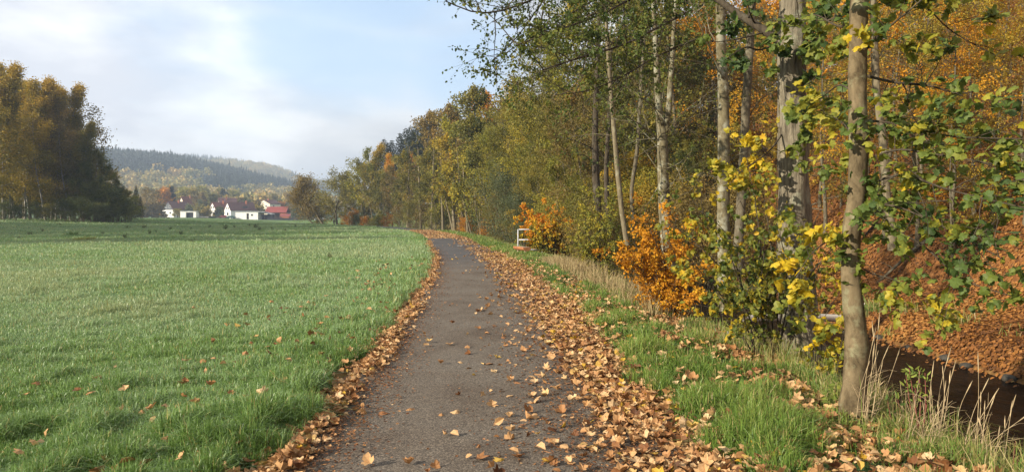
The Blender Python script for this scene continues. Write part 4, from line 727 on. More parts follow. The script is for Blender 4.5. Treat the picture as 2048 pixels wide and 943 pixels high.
slender(507, [(1206, 500, 18), (1196, 420, 15), (1191, 340, 14), (1190, 260, 12), (1193, 160, 10), (1198, 20, 6)], 29, 'dark trunk with stubby black side limbs left of the slim leaning stem', [(((1190, 300, 29), (1160, 285, 28.6), (1135, 277, 28.3)), .03, 6, .7, 4, .09, .3), (((1192, 332, 29), (1172, 312, 28.6), (1156, 310, 28.3)), .03, 5, .6, 4, .09, .3)], L_ALDER, B_DARK, upper=(22, 1.6, 8, .10, .4))
slender(508, [(1222, 500, 12), (1214, 420, 10), (1212, 330, 9), (1218, 240, 8), (1222, 100, 5)], 30, 'second dark stem close beside the trunk with stubby side limbs', [], L_ALDER, B_DARK, upper=(18, 1.5, 8, .10, .4))
slender(509, [(1786, 500, 20), (1780, 440, 17), (1772, 380, 16), (1768, 300, 15), (1752, 180, 14), (1748, 60, 13), (1740, -200, 8)], 18.5, 'crooked pale trunk across the stream behind the smooth maple', [(((1768, 300, 18.5), (1800, 240, 18.5), (1850, 200, 18.6)), .02, 7, .9, 4, .09, .6)], L_ORANGE, B_PALE, 'beech_tree', upper=(16, 1.6, 8, .10, .55))
slender(510, [(1268, 470, 9), (1262, 380, 8), (1275, 300, 7.5), (1280, 200, 7), (1290, 60, 5)], 31, 'thin dark stem between the slim leaning one and the forked tree', [], L_ALDER, B_GREY, upper=(16, 1.6, 8, .10, .5))
slender(511, [(968, 475, 8), (966, 430, 7.2), (963, 380, 6.5), (958, 330, 5), (952, 260, 3)], 72, 'pale stem with a twin, standing where the path bends out of sight', [], L_OLIVE, B_PALE, 'pale_stemmed_tree', upper=(16, 2.0, 8, .18, .5), extra=[[(974, 472, 7), (972, 430, 6.5), (972, 380, 6), (975, 300, 3)]])
slender(512, [(910, 468, 8), (907, 430, 6.5), (906, 400, 5.6), (902, 340, 3)], 81, 'pale yellow-crowned twin stem at the inside of the path bend', [], L_YGREEN, B_PALE, 'pale_stemmed_tree', upper=(20, 2.2, 9, .2, .6), extra=[[(907, 464, 5), (899, 430, 4), (893, 405, 3), (888, 370, 2)]])
for q, (px, b, Y, dx, lab) in enumerate([(842, 455, 104, -3, 'pale stem leaning left before the dark gap below the far tree line'), (862, 457, 96, 3, 'pale stem leaning right before the dark gap below the far tree line'), (886, 459, 88, -2, 'thin straight pale stem left of the yellow-crowned twin'), (936, 463, 77, -6, 'crooked pale stem between the two twin stems at the path bend'), (815, 453, 112, 2, 'pale stem furthest along the far tree line')]):
    slender(530 + q, [(px, b + 4, 6), (px + dx * .4, b - 25, 4.6), (px + dx, b - 60, 4), (px + dx * 1.4, b - 110, 3), (px + dx * 2, b - 160, 1.5)], Y, lab, [], L_OLIVE, B_PALE, 'pale_stemmed_tree', upper=(14, 2.0, 8, .2, .5))
# overhanging branches above the path: an alder whose trunk stands right of them among the slender ones
T = Tree(520)
trunk(T, [(1474, 540, 24), (1478, 470, 20), (1487, 320, 18), (1494, 180, 17), (1503, 40, 16), (1510, -160, 14), (1518, -500, 8)], 19.5, 12)
spray(T, path3((1490, 250, 19.5), (1520, 200, 19.5), (1560, 180, 19.5)), .016, 6, .7, 2, .08, .5)
spray(T, path3((1505, -40, 19.5), (1345, 40, 17.5), (1250, 88, 15.5), (1170, 112, 14.5), (1085, 140, 14)), .034, 34, 1.0, 11, .085, .3, droop=.03, n2=4)
spray(T, path3((1508, -110, 19.5), (1300, -20, 18), (1200, 30, 16.5), (1110, 62, 15.5), (1035, 90, 15)), .034, 34, 1.05, 10, .085, .35, droop=.02, n2=4)
spray(T, path3((1502, 40, 19.5), (1340, 100, 18.5), (1250, 150, 17.5), (1180, 180, 17), (1110, 190, 16.6)), .026, 26, .95, 8, .085, .4, droop=.02, n2=4)
spray(T, path3((1510, -170, 19.5), (1290, -90, 18.5), (1150, -40, 17.2), (1040, 10, 16.4), (960, 26, 16), (890, 2, 15.8)), .034, 32, 1.0, 6, .07, .12, droop=.03, n2=4)
spray(T, path3((1100, -20, 17), (1060, 40, 16.8), (1020, 90, 16.5), (985, 120, 16.3)), .018, 22, .8, 7, .075, .2, droop=.04, n2=4)
spray(T, path3((1120, 60, 19), (1070, 120, 18.8), (1020, 165, 18.6), (975, 120, 18.4)), .012, 8, .7, 2, .07, .2, n2=3)
spray(T, path3((1510, -190, 19.5), (1280, -150, 19), (1130, -90, 18), (1010, -60, 17), (930, -20, 16.4)), .03, 30, 1.0, 6, .07, .2, droop=.06, n2=4)
spray(T, path3((1420, -90, 19), (1300, -60, 18.4), (1180, 6, 17.5), (1090, 58, 17), (1005, 110, 16.6)), .022, 32, 1.0, 9, .078, .35, droop=.03, n2=4)
spray(T, path3((1450, -150, 19.2), (1290, -120, 18.5), (1160, -55, 17.6), (1070, -5, 17), (985, 45, 16.6)), .022, 32, 1.0, 8, .075, .25, droop=.03, n2=4)
spray(T, path3((1330, 40, 19), (1220, 90, 18.6), (1120, 130, 18), (1030, 170, 17.6)), .018, 26, .95, 8, .08, .5, droop=.03, n2=4)
finish(T, 'alder_tree', 'alder whose long thin branches hang out over the path against the sky', OVAL, B_GREY, L_ALDER, group=G_B, limbm=B_DARK)

# ------------------------------------------------------------------ shrubs and saplings on the verge
def bushy(seed, name, label, foot, Y, tips, nst, r, sp, leafm, tm, bark, cat='shrub', upbias=.5, tsd=.18):
    """stems fan from the foot to the tips (px, py, depth), each with leafy side shoots. sp = (n, L, nl, size, tint, n2)"""
    T = Tree(seed); rg = T.rg; b0 = at(*foot, Y); gz = float(ground(b0[0], b0[1])); b0[2] = gz - .1
    for i, tp in enumerate(tips):
        e_ = at(*tp[:3]); s_ = b0 + np.array([rg.normal(0, nst), rg.normal(0, nst), 0]); mid = s_ * .5 + e_ * .5 + np.array([rg.normal(0, .1), rg.normal(0, .1), .12 * np.linalg.norm(e_ - s_)])
        Q = smooth3(np.array([s_, mid, e_]), 10); T.limb(Q, np.linspace(r, r * .3, 10), 6)
        n, L, nl, ls, ti, n2_ = sp; T.sprout(Q, r * .35, .34 if name == 'lime_shrub' else .18, 1, n, L, nl, ls, ti + (tp[3] if len(tp) > 3 else 0), n2=n2_, droop=.04, tsd=tsd, upz=.1)
    base = b0.copy(); e = empty(name, base); tag(e, label, cat)
    link('stems', tubes_mesh(name + '_stems', [(np.asarray(P) - base, q, k) for P, q, k in T.B], bark), e)
    link('crown', leaves_mesh(name + '_crown', tm, np.concatenate(T.P) - base, np.concatenate(T.D), np.concatenate(T.Nn), np.concatenate(T.S), np.concatenate(T.T), leafm, T.rg), e)
    return e
bushy(601, 'lime_shrub', 'big airy shrub with broad yellow and green leaves around the thick rough trunk', (1530, 690), 9.6,
 [(1348, 450, 9.7, .25), (1385, 400, 9.8, .2), (1420, 430, 9.2, .1), (1375, 510, 9.3, .2), (1410, 550, 9.0, .05), (1450, 460, 9.4, -.05), (1480, 400, 9.7, 0), (1520, 350, 9.5, .1), (1490, 300, 9.6, .3), (1550, 440, 9.0, .1), (1470, 530, 8.9, -.05), (1530, 500, 8.8, -.1), (1580, 520, 8.9, 0), (1650, 500, 9.2, .15), (1640, 420, 9.3, .2), (1560, 570, 8.9, -.1), (1690, 470, 9.2, .25), (1500, 570, 8.8, -.1)],
 .12, .011, (9, .38, 4.0, .066, .40, 3), L_LIME, MAPLES + [tmpl_oval(.1, .42), tmpl_oval(-.15, .36)], B_DARK)
bushy(602, 'beech_sapling', 'bright orange beech sapling in front of the forked trunk', (1335, 560), 13.2,
 [(1225, 482, 13), (1260, 470, 13), (1290, 440, 13.2), (1285, 412, 13.4), (1320, 425, 13.2), (1355, 425, 13.3), (1380, 445, 13.4), (1240, 500, 12.8), (1270, 520, 12.7), (1300, 490, 12.8), (1330, 470, 12.8), (1360, 500, 12.9, .1), (1310, 550, 12.6, .1), (1350, 560, 12.7, .15), (1390, 540, 12.8, .2), (1400, 580, 12.6, .2), (1360, 600, 12.5, .2)],
 .08, .010, (9, .32, 10, .055, .45, 4), L_ORANGE, OVAL, B_DARK, 'sapling', upbias=1.2, tsd=.15)
bushy(603, 'hawthorn_shrub', 'orange and yellow shrub behind the white railing', (1105, 490), 36,
 [(1052 + 13 * i + 4 * (j % 2), 426 + 13 * j + (8 if i in (0, 7) and j == 0 else 0) - (4 if i in (3, 4) and j == 0 else 0), 36.3 - .35 * j, .32 - .16 * j) for i in range(8) for j in range(5)] + [(1072 + 14 * i, 455 + 11 * j, 34.3, .1 - .2 * j) for i in range(6) for j in range(3)],
 .3, .016, (10, .5, 17, .11, .58, 4), leafmat('leaf_hawthorn', [(0.10, 0.12, 0.02), (0.25, 0.22, 0.025), (0.60, 0.42, 0.025), (0.66, 0.33, 0.02), (0.62, 0.22, 0.015)], objvar=0), OVAL, B_DARK)
bushy(604, 'green_shrub', 'green and yellowish shrub at the foot of the dark trunk pair', (1200, 500), 27.5,
 [(1172, 385, 28), (1190, 372, 28), (1205, 385, 28), (1222, 400, 27.6), (1180, 440, 27), (1200, 430, 27), (1225, 450, 27), (1205, 470, 26.6), (1188, 470, 26.8), (1175, 478, 27.2)], .3, .016, (10, .6, 11, .09, .35, 4), L_YGREEN, OVAL, B_DARK)
bushy(605, 'maple_sapling', 'thin yellow-leaved maple sapling at the foot of the rough trunk', (1655, 770), 8.3,
 [(1610, 640, 8.2), (1680, 640, 8.3), (1690, 690, 8.2), (1640, 600, 8.3), (1700, 560, 8.2), (1600, 700, 8.2), (1655, 480, 8.4)], .05, .006, (4, .2, 2.4, .085, .72, 2), L_MAPLE, MAPLES, B_DARK, 'sapling')

FB = []
for i in range(3):
    T = Tree(760 + i); Q = T.limb(wander(T.rg, (0, 0, .05), (1, .1, .02), 2.6, 7, .1), np.linspace(.05, .012, 8), 6)
    for j in range(6): q, u = along(Q, T.rg.uniform(.25, .95)); T.limb(wander(T.rg, q, u + T.rg.normal(0, .6, 3) + np.array([0, 0, .3]), T.rg.uniform(.4, 1.0), 4, .15), np.linspace(.016, .005, 5), 4)
    FB.append(tubes_mesh('fallen_branch_%d' % i, T.B, (B_GREY, B_DARK, B_PALE)[i]))
rg = np.random.default_rng(66); fb = []
for i in range(34):
    Y = rg.uniform(13, 42); d = rg.uniform(11, 30); X = float(xc(Y)) + d
    if 1480 < CX + F * X / Y < 2120: fb.append((CX + F * X / Y, X, Y, rg.uniform(.6, 1.5), rg.uniform(-.6, .6) + (3.14 if rg.uniform() < .5 else 0)))
fb.sort()
for i, (px, X, Y, s_, rz) in enumerate(fb):
    o = link('fallen_branch', FB[i % 3]); sl = math.atan2(float(ground(X + .5, Y) - ground(X - .5, Y)), 1.0); o.location = (X, Y, float(ground(X, Y)) + .05); o.rotation_euler = (0, -sl * math.cos(rz), rz); o.scale = (s_,) * 3
    tag(o, 'bare %s branch on the leafy slope, %s from the left' % (('grey', 'dark', 'pale')[i % 3], ordn(i)), 'branch', 'branches fallen on the slope')
# ------------------------------------------------------------------ grass, dry grass, fallen leaves
G_MEADOW = leafmat('grass_meadow', [(0.045, 0.09, 0.016), (0.12, 0.215, 0.034), (0.205, 0.325, 0.09), (0.28, 0.39, 0.21), (0.38, 0.36, 0.11), (0.46, 0.36, 0.15)], trans=0.3, objvar=0, rough=0.42, spec=0.5)
G_VERGE = leafmat('grass_verge', [(0.035, 0.075, 0.016), (0.085, 0.165, 0.024), (0.155, 0.25, 0.04), (0.23, 0.29, 0.06), (0.36, 0.32, 0.11), (0.44, 0.34, 0.16)], trans=0.3, objvar=0, rough=0.45, spec=0.4)
G_DRY = leafmat('grass_dry', [(0.20, 0.14, 0.06), (0.34, 0.25, 0.12), (0.46, 0.36, 0.19), (0.22, 0.22, 0.07)], trans=0.25, objvar=0, spec=0.2)
def blades(name, X, Y, Hh, Wd, tint, mat, rg, lean=.55, kind='stuff', bend=1.0, Z=None):
    n = len(X); Z = ground(X, Y) if Z is None else Z; B = np.stack([X, Y, Z - .01], -1); a = rg.uniform(0, 6.283, n); wv = np.stack([np.cos(a), np.sin(a), 0 * a], -1) * Wd[:, None] * .5
    a2 = rg.uniform(0, 6.283, n) ; l = np.abs(rg.normal(0, lean, n)); D = np.stack([np.cos(a2) * l, np.sin(a2) * l, 0 * l], -1)
    up_ = np.array([0, 0, 1.0]); h = Hh[:, None]
    p1 = B + h * (.45 * up_ + .16 * D); p2 = B + h * (.80 * up_ * (1 - .12 * l[:, None]) + .5 * D * bend); p3 = B + h * (up_ * (1 - .35 * np.minimum(l, 1.4))[:, None] + 1.05 * D * bend)
    V = np.stack([B - wv, B + wv, p1 - wv * .85, p1 + wv * .85, p2 - wv * .6, p2 + wv * .6, p3], 1).reshape(-1, 3)
    k = np.arange(n)[:, None] * 7; me = mesh_np(name, V, [np.concatenate([k + np.array([0, 1, 3, 2]), k + np.array([2, 3, 5, 4])]), k + np.array([4, 5, 6])], mat, tint=np.repeat(np.clip(tint, 0, 1), 7))
    return tag(link(name, me), kind=kind)
rg = np.random.default_rng(77)
def sample(n, y0, y1, rg): return np.exp(rg.uniform(math.log(y0), math.log(y1), n))
# meadow
n = 620000; Y = sample(n, 3.6, 150, rg); half_ = .70 * Y + .6
X = xc(Y) - 1.42 - rg.uniform(0, 1, n) * (xc(Y) - 1.42 + half_); d = X - xc(Y)
edge = noise2(X * 0, Y, .8, 12) * .30 + noise2(X * 0, Y, .25, 13) * .14; k = (d < -1.42 - edge + .10) & (d > -120); X, Y, d, edge = X[k], Y[k], d[k], edge[k]
cl = noise2(X, Y, .32, 14); c2_ = noise2(X, Y, 1.7, 15); c3_ = noise2(X, Y, 6.5, 16); near = sstep(-3.2, -1.5, d)
tuft = sstep(.45, .9, cl)
k = rg.uniform(size=len(X)) < (.55 + .6 * cl); X, Y, d, cl, c2_, c3_, near, tuft = [q[k] for q in (X, Y, d, cl, c2_, c3_, near, tuft)]
Hh = (.045 + .04 * c2_ + .085 * tuft * (.5 + .8 * c2_) + .06 * near) * rg.uniform(.55, 1.3, len(X)) * (1 + .25 * sstep(10, 50, Y) + .45 * sstep(9, 4.5, Y) * tuft)
Wd = .0038 * (1 + .13 * Y) * rg.uniform(.6, 1.3, len(X))
tint = .50 + .30 * (c3_ - .5) + .30 * (c2_ - .5) + .12 * (noise2(X, Y, .6, 19) - .5) - .17 * near + rg.normal(0, .11, len(X)) + .15 * sstep(6, 16, Y) - .05 * sstep(45, 60, Y) - .05; dry = rg.uniform(size=len(X)) < .05 + .03 * sstep(.55, .85, noise2(X, Y, 2.6, 18)) * (Y < 50); tint = np.where(dry, rg.uniform(.72, 1, len(X)), np.minimum(tint, .67))
blades('meadow_grass', X, Y, Hh, Wd, tint, G_MEADOW, rg, lean=.75)
# verge between path and stream bank
n = 330000; Y = sample(n, 3.6, 80, rg); X = xc(Y) + rg.uniform(1.28, 4.3, n); d = X - xc(Y)
edge = noise2(X * 0, Y, .9, 22) * .32 + noise2(X * 0, Y, .27, 23) * .16; cl = noise2(X, Y, .34, 24); c2_ = noise2(X, Y, 1.3, 25)
dens = (d > 1.24 + edge) * (.10 + 1.0 * sstep(.3, .7, cl)) * (1 - .85 * sstep(3.2, 3.9, d)) * (1 - .55 * sstep(.55, .8, noise2(X, Y, 1.0, 26)) * sstep(1.6, 2.6, d))
k = rg.uniform(size=n) < dens; X, Y, d, cl, c2_ = [q[k] for q in (X, Y, d, cl, c2_)]
Hh = (.09 + .06 * c2_ + .13 * sstep(.45, .9, cl)) * rg.uniform(.5, 1.3, len(X)); Wd = .0042 * (1 + .12 * Y) * rg.uniform(.6, 1.3, len(X))
tint = .37 + .42 * (c2_ - .5) + .2 * (cl - .5) + rg.normal(0, .13, len(X)); dry = rg.uniform(size=len(X)) < .05 + .3 * sstep(2.4, 3.3, d); tint = np.where(dry, rg.uniform(.72, 1, len(X)), tint)
blades('verge_grass', X, Y, Hh, Wd, tint, G_VERGE, rg, lean=.7)
# tall dry grass under the shrubs and on the bank
n = 7000; Y = rg.uniform(12.5, 28, n); d = 2.3 + np.abs(rg.normal(0, .55, n)) + .25 * sstep(18, 11, Y); X = xc(Y) + d; cl = noise2(X, Y, .8, 31); k = cl + rg.uniform(0, .35, n) > .68; X, Y = X[k], Y[k]
blades('dry_grass', X, Y, rg.uniform(.12, .62, len(X)) * (.55 + .8 * noise2(X, Y, 1.1, 36)), .006 * (1 + .06 * Y) * rg.uniform(.6, 1.2, len(X)), rg.uniform(0, .85, len(X)), G_DRY, rg, lean=.6)
n = 5200; Y = rg.uniform(4.2, 11, n); d = 3.5 + rg.normal(0, .25, n); X = xc(Y) + d; k = noise2(X, Y, .5, 33) + rg.uniform(0, .4, n) > .6; X, Y = X[k], Y[k]
blades('bank_grass', X, Y, rg.uniform(.12, .5, len(X)), .005 * rg.uniform(.6, 1.3, len(X)), np.where(rg.uniform(size=len(X)) < .6, rg.uniform(.7, 1, len(X)), rg.uniform(.2, .6, len(X))), G_VERGE, rg, lean=.7)
n = 34000; Y = rg.uniform(9, 34, n); d = 9.22 + np.abs(rg.normal(0, .55, n)); X = xc(Y) + d; k = noise2(X, Y, .9, 34) + rg.uniform(0, .3, n) > .78; X, Y = X[k], Y[k]
blades('far_bank_grass', X, Y, rg.uniform(.15, .45, len(X)), .012 * rg.uniform(.7, 1.3, len(X)), np.where(rg.uniform(size=len(X)) < .4, rg.uniform(.7, 1, len(X)), rg.uniform(.1, .6, len(X))), G_VERGE, rg, lean=.9)
# fallen leaves
M_LITTER = leafmat('litter', [(0.10, 0.042, 0.018), (0.22, 0.095, 0.035), (0.37, 0.19, 0.075), (0.50, 0.30, 0.135), (0.60, 0.42, 0.23), (0.48, 0.30, 0.03)], trans=0.15, objvar=0, rough=0.6, spec=0.25, mott=30.0)
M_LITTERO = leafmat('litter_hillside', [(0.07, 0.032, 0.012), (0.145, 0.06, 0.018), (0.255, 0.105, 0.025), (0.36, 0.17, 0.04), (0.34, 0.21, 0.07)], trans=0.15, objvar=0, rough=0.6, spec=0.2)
def litter(name, X, Y, zoff, size, tint, rg, tm, mat, flat=.35, Z=None):
    n = len(X); Z = (ground(X, Y) if Z is None else Z) + zoff; P = np.stack([X, Y, Z], -1); a = rg.uniform(0, 6.283, n)
    e = 0.12; gxn = (ground(X + e, Y) - ground(X - e, Y)) / (2 * e) * (np.abs(X - xc(Y)) > 2); gyn = (ground(X, Y + e) - ground(X, Y - e)) / (2 * e) * (np.abs(X - xc(Y)) > 2)
    Nn = np.stack([-gxn, -gyn, 1 + 0 * X], -1) + rg.normal(0, flat, (n, 3)); D = np.stack([np.cos(a), np.sin(a), 0 * a + gxn * np.cos(a) + gyn * np.sin(a)], -1) + rg.normal(0, flat * .5, (n, 3))
    return tag(link(name, leaves_mesh(name, tm, P, D, Nn, size, np.clip(tint, 0, 1), mat, rg)), kind='stuff')
CURL = [tmpl_maple(c, 40 + i, .05) for i, c in enumerate((-1.3, -.8, -.5, .6, .35, 1.1, -.25, .9))]
xs, ys, zo, sz, ti = [], [], [], [], []
def put(X, Y, z, s, t_): xs.append(X); ys.append(Y); zo.append(z); sz.append(s); ti.append(t_)
# right-hand drift
n = 16000; Y = np.concatenate([rg.uniform(3.8, 14, int(n * .42)), rg.uniform(14, 34, int(n * .38)), rg.uniform(34, 75, n - int(n * .42) - int(n * .38))]); inner = np.interp(Y, [0, 7, 12, 20, 75], [.74, .70, .48, .18, -.1])
f = rg.beta(1.7, 1.25, n); d = inner + f * (np.interp(Y, [6, 14], [1.56, 1.6]) - inner) + rg.normal(0, .05, n); X = xc(Y) + d
k = rg.uniform(size=n) < .28 + .95 * noise2(X, Y, .45, 41) * (.35 + .9 * f); X, Y, d = X[k], Y[k], d[k]; m_ = len(X)
put(X, Y, np.where(np.abs(d) < 1.4, .016, .03) + rg.uniform(0, .02, m_), .035 + .075 * rg.beta(1.4, 2.4, m_), .52 + rg.normal(0, .26, m_))
# left-hand drift
n = 7000; Y = np.concatenate([rg.uniform(3.8, 14, int(n * .5)), rg.uniform(14, 50, n - int(n * .5))]); d = -1.44 + rg.normal(0, .095, n) + .10 * (noise2(Y, Y * 0, 1.1, 42) - .5); X = xc(Y) + d; k = rg.uniform(size=n) < .3 + .9 * noise2(X, Y, .5, 43); X, Y, d = X[k], Y[k], d[k]; m_ = len(X)
put(X, Y, np.where(d > -1.38, .012, .03) + rg.uniform(0, .04, m_), rg.uniform(.035, .09, m_), .5 + rg.normal(0, .2, m_))
# single leaves lying about on the asphalt, more towards the right
n = 900; Y = sample(n, 3.8, 45, rg); d = np.clip(1.1 - np.abs(rg.normal(0, .8, n)), -1.25, 1.2); put(xc(Y) + d, Y, .02 + .006 * rg.uniform(size=n), rg.uniform(.04, .10, n), .5 + rg.normal(0, .22, n))
n = 3000; Y = rg.uniform(54, 85, n); put(xc(Y) + rg.uniform(-1.5, 1.6, n), Y, .03 + 0 * Y, rg.uniform(.09, .14, n), .55 + rg.normal(0, .2, n))
# caught in the verge grass, and a few in the meadow
n = 6200; Y = sample(n, 3.8, 40, rg); X = xc(Y) + 1.4 + np.abs(rg.normal(0, 1.0, n)); k = (X - xc(Y) < 3.6) & (rg.uniform(size=n) < .15 + 1.1 * noise2(X, Y, .8, 44)); X, Y = X[k], Y[k]; m_ = len(X); put(X, Y, rg.uniform(.03, .12, m_), rg.uniform(.04, .10, m_), .58 + rg.normal(0, .22, m_))
n = 380; Y = sample(n, 3.8, 30, rg); X = xc(Y) - 1.45 - np.abs(rg.normal(0, 1.2, n)) ; put(X, Y, rg.uniform(.03, .1, n), rg.uniform(.06, .11, n), .45 + rg.normal(0, .22, n))
# drifted down the bank
n = 11000; Y = sample(n, 4.0, 30, rg); d = 2.5 + rg.beta(1.8, 1.5, n) * 2.3; X = xc(Y) + d; k = noise2(X, Y, .6, 46) + rg.uniform(0, .5, n) > .55; X, Y = X[k], Y[k]; m_ = len(X); put(X, Y, rg.uniform(.01, .08, m_), rg.uniform(.06, .125, m_), .42 + rg.normal(0, .2, m_))
X, Y, z, s_, t_ = [np.concatenate(q) for q in (xs, ys, zo, sz, ti)]
k = ~((np.abs(Y - 41.3) < .7) & (np.abs(X - xc(Y) - .75) < .6)); X, Y, z, s_, t_ = X[k], Y[k], z[k], s_[k], t_[k]; on = np.abs(X - xc(Y)) < 1.42
litter('fallen_leaves', X, Y, z, s_, t_, rg, CURL + [tmpl_oval(.25, .33), tmpl_oval(-.3, .4), tmpl_oval(.1, .25)], M_LITTER, .45, Z=np.where(on, 0.0, ground(X, Y)))
# brown crumbs of leaf along the edges of the path
n = 24000; Y = sample(n, 3.8, 40, rg); sd = rg.uniform(size=n) < .72; d = np.where(sd, 1.25 - np.abs(rg.normal(0, .55, n)), -1.3 + np.abs(rg.normal(0, .22, n))); d = np.clip(d, -1.35, 1.4)
litter('leaf_crumbs', xc(Y) + d, Y, .017 + .006 * rg.uniform(size=n), rg.uniform(.012, .035, n), .18 + rg.normal(0, .16, n), rg, OVAL, M_LITTER, .3, Z=0 * Y)
CURL4 = [tmpl_oval(.2, .4), tmpl_oval(-.15, .35), tmpl_clump(.5)]
# the hillside carpet
n = 420000; Y = np.exp(rg.uniform(math.log(8), math.log(85), n)); d = 9.25 + rg.uniform(0, 1, n) ** 1.5 * 42; X = xc(Y) + d; k = (X / Y < .74) & (rg.uniform(size=n) < .45 + .6 * noise2(X, Y, 1.4, 47)); X, Y = X[k], Y[k]; m_ = len(X)
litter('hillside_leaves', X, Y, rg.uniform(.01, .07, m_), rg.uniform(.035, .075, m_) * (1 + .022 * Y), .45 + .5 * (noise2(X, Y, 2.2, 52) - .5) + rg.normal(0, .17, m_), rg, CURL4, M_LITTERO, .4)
# leaves floating along the stream's edges
n = 1200; Y = rg.uniform(8, 30, n); d = np.where(rg.uniform(size=n) < .7, 9.25 - np.abs(rg.normal(0, .22, n)), 4.7 + np.abs(rg.normal(0, .2, n))); k = noise2(Y, Y * 0, 1.2, 48) + rg.uniform(0, .4, n) > .6; Y, d = Y[k], d[k]
litter('floating_leaves', xc(Y) + d, Y, .008 + 0 * Y, rg.uniform(.07, .12, len(Y)), .4 + rg.normal(0, .2, len(Y)), rg, OVAL, M_LITTERO, .08, Z=-1.27 + 0 * Y)
# ------------------------------------------------------------------ things on the verge, the meadow and the bank
M_GALV = plain('white_pipe_paint', (0.46, 0.46, 0.47), 0.5, var=0.15, scale=20)
M_LOGW = plain('weathered_log', (0.30, 0.22, 0.15), 0.8, var=0.15, scale=9, stretch=(1, 1, 1), bump=.3)
M_LOGO = plain('orange_cut_wood', (0.34, 0.14, 0.055), 0.75, var=0.2, scale=10, bump=.2)
def gz(X, Y): return float(ground(X, Y))
# railing
X, Y = .27, 34.6; e = empty('railing', (X, Y, gz(X, Y)), math.radians(8)); tag(e, 'white tubular railing with three bars beside the orange shrub', 'railing')
H_ = EYE - (458.5 - HY) / F * Y - gz(X, Y)
for x in (0, 1.1): MB().tube([(x, 0, -.3), (x, 0, H_)], [.028, .028], 10).build('post', M_GALV, e, True)
for z, r in ((H_, .022), (H_ * .56, .03), (H_ * .13, .04)): MB().tube([(0.03, 0, z), (1.07, 0, z)], [r, r], 10).build('rail', M_GALV, e, True)
# log bench
X, Y = .41, 32.0; e = empty('log_bench', (X, Y, gz(X, Y)), math.radians(20)); tag(e, 'low half-log bench with orange cut ends, on the grass before the white railing', 'bench')
n = 14; a = np.linspace(0, 2 * math.pi, n, endpoint=False); pr = np.stack([.17 * np.cos(a), np.where(np.sin(a) > .15, .025, .14 * np.sin(a))], -1)
V = np.concatenate([np.column_stack([pr[:, 0], np.full(n, y), pr[:, 1] + .36]) for y in (-.6, .6)])
me = mesh_np('seat', V, [np.array([(i, (i + 1) % n, n + (i + 1) % n, n + i) for i in range(n)]), np.array([(0, i + 1, i) for i in range(1, n - 1)]), np.array([(n, n + i, n + i + 1) for i in range(1, n - 1)])], [M_LOGO, M_LOGW], fmat=[1 if 1 <= i <= 5 else 0 for i in range(n)] + [0] * (2 * (n - 2)))
link('seat', me, e)
for y in (-.42, .42): MB().tube([(0, y, -.2), (0, y, .27)], [.06, .055], 10).build('leg', M_LOGW, e, True)
# small dark bench at the bend
X, Y = -3.35, 72.0; e = empty('small_bench', (X, Y, gz(X, Y)), math.radians(10)); tag(e, 'tiny dark plank bench between pale stems where the path bends', 'bench')
MB().box(-.6, .6, -.15, .15, .46, .56).build('seat', M_WOODD, e)
for x in (-.45, .45): MB().box(x - .06, x + .06, -.12, .12, -.2, .459).build('leg', M_WOODD, e)
# dark post by the willows
p = at(668, 449.5, 134); e = empty('wooden_post', (p[0], p[1], gz(p[0], p[1]))); tag(e, 'short dark post standing in the far meadow below the leaning willows', 'post')
MB().tube([(0, 0, -.3), (0, 0, .55)], [.11, .12], 10).build('shaft', M_WOODD, e, True); MB().tube([(0, 0, .551), (0, 0, .62), (0, 0, .82), (0, 0, .88)], [.15, .19, .17, .06], 10).build('cap', plain('reddish_wood', (.09, .035, .03)), e, True)
# white marker peg on the bank
p = at(1456, 668, 11.2); MBp = MB().tube([(0, 0, -.15), (0, 0, .17), (0, 0, .20)], [.011, .011, .004], 8); o = MBp.build('marker_peg', M_GALV, None, True); o.location = (p[0], p[1], gz(p[0], p[1])); tag(o, 'thin white peg stuck in the bank below the yellow shrub', 'peg')
# fallen pale trunk lying across the stream
T = Tree(700); T.B.append((smooth3(np.array([at(1490, 637, 17.5), at(1600, 634, 18.6), at(1700, 637, 19.6), at(1790, 639, 20.4), at(1822, 634, 20.8)]), 16), np.linspace(.085, .10, 16), 10))
LG = T.B[0][0]
T.B.append((smooth3(path3((1700, 637, 19.6), (1712, 622, 19.5), (1730, 606, 19.4))), np.linspace(.03, .012, 14), 6))
finish(T, 'fallen_log', 'pale bark-stripped log lying straight across the stream behind the two trunks', OVAL, plain('stripped_log', (.55, .50, .42), .7, var=.12, scale=7, stretch=(.3, .3, 1), bump=.2), L_ALDER, 'log')
# meadow weeds and tussocks
M_DOCK = leafmat('dock_leaves', [(0.045, 0.06, 0.022), (0.08, 0.10, 0.035), (0.12, 0.12, 0.04)]); M_TUS = leafmat('tussock_blades', [(0.08, 0.11, 0.02), (0.17, 0.19, 0.03), (0.30, 0.27, 0.05)])
def dock(seed, H, n):
    T = Tree(seed); rg = T.rg
    for i in range(n):
        a = rg.uniform(0, 6.28); Q = T.twig((rg.normal(0, .12), rg.normal(0, .12), -.03), (.35 * math.cos(a), .35 * math.sin(a), 1), H * rg.uniform(.6, 1.1), .008, 0, .1, .5); T.limb(Q, np.linspace(.008, .004, 5), 4)
        m_ = 12; f = rg.uniform(.1, 1, m_); P = np.stack([np.interp(f, np.linspace(0, 1, 5), Q[:, c]) for c in range(3)], -1); T.leaf(P, rg.normal(0, .6, (m_, 3)) + np.array([0, 0, .3]), .16, .5 + rg.normal(0, .25, m_))
    return T.meshes('dock', NARROW, B_DARK, M_DOCK)
DOCK = [dock(710 + i, .5 + .1 * i, 7 + i) for i in range(3)]
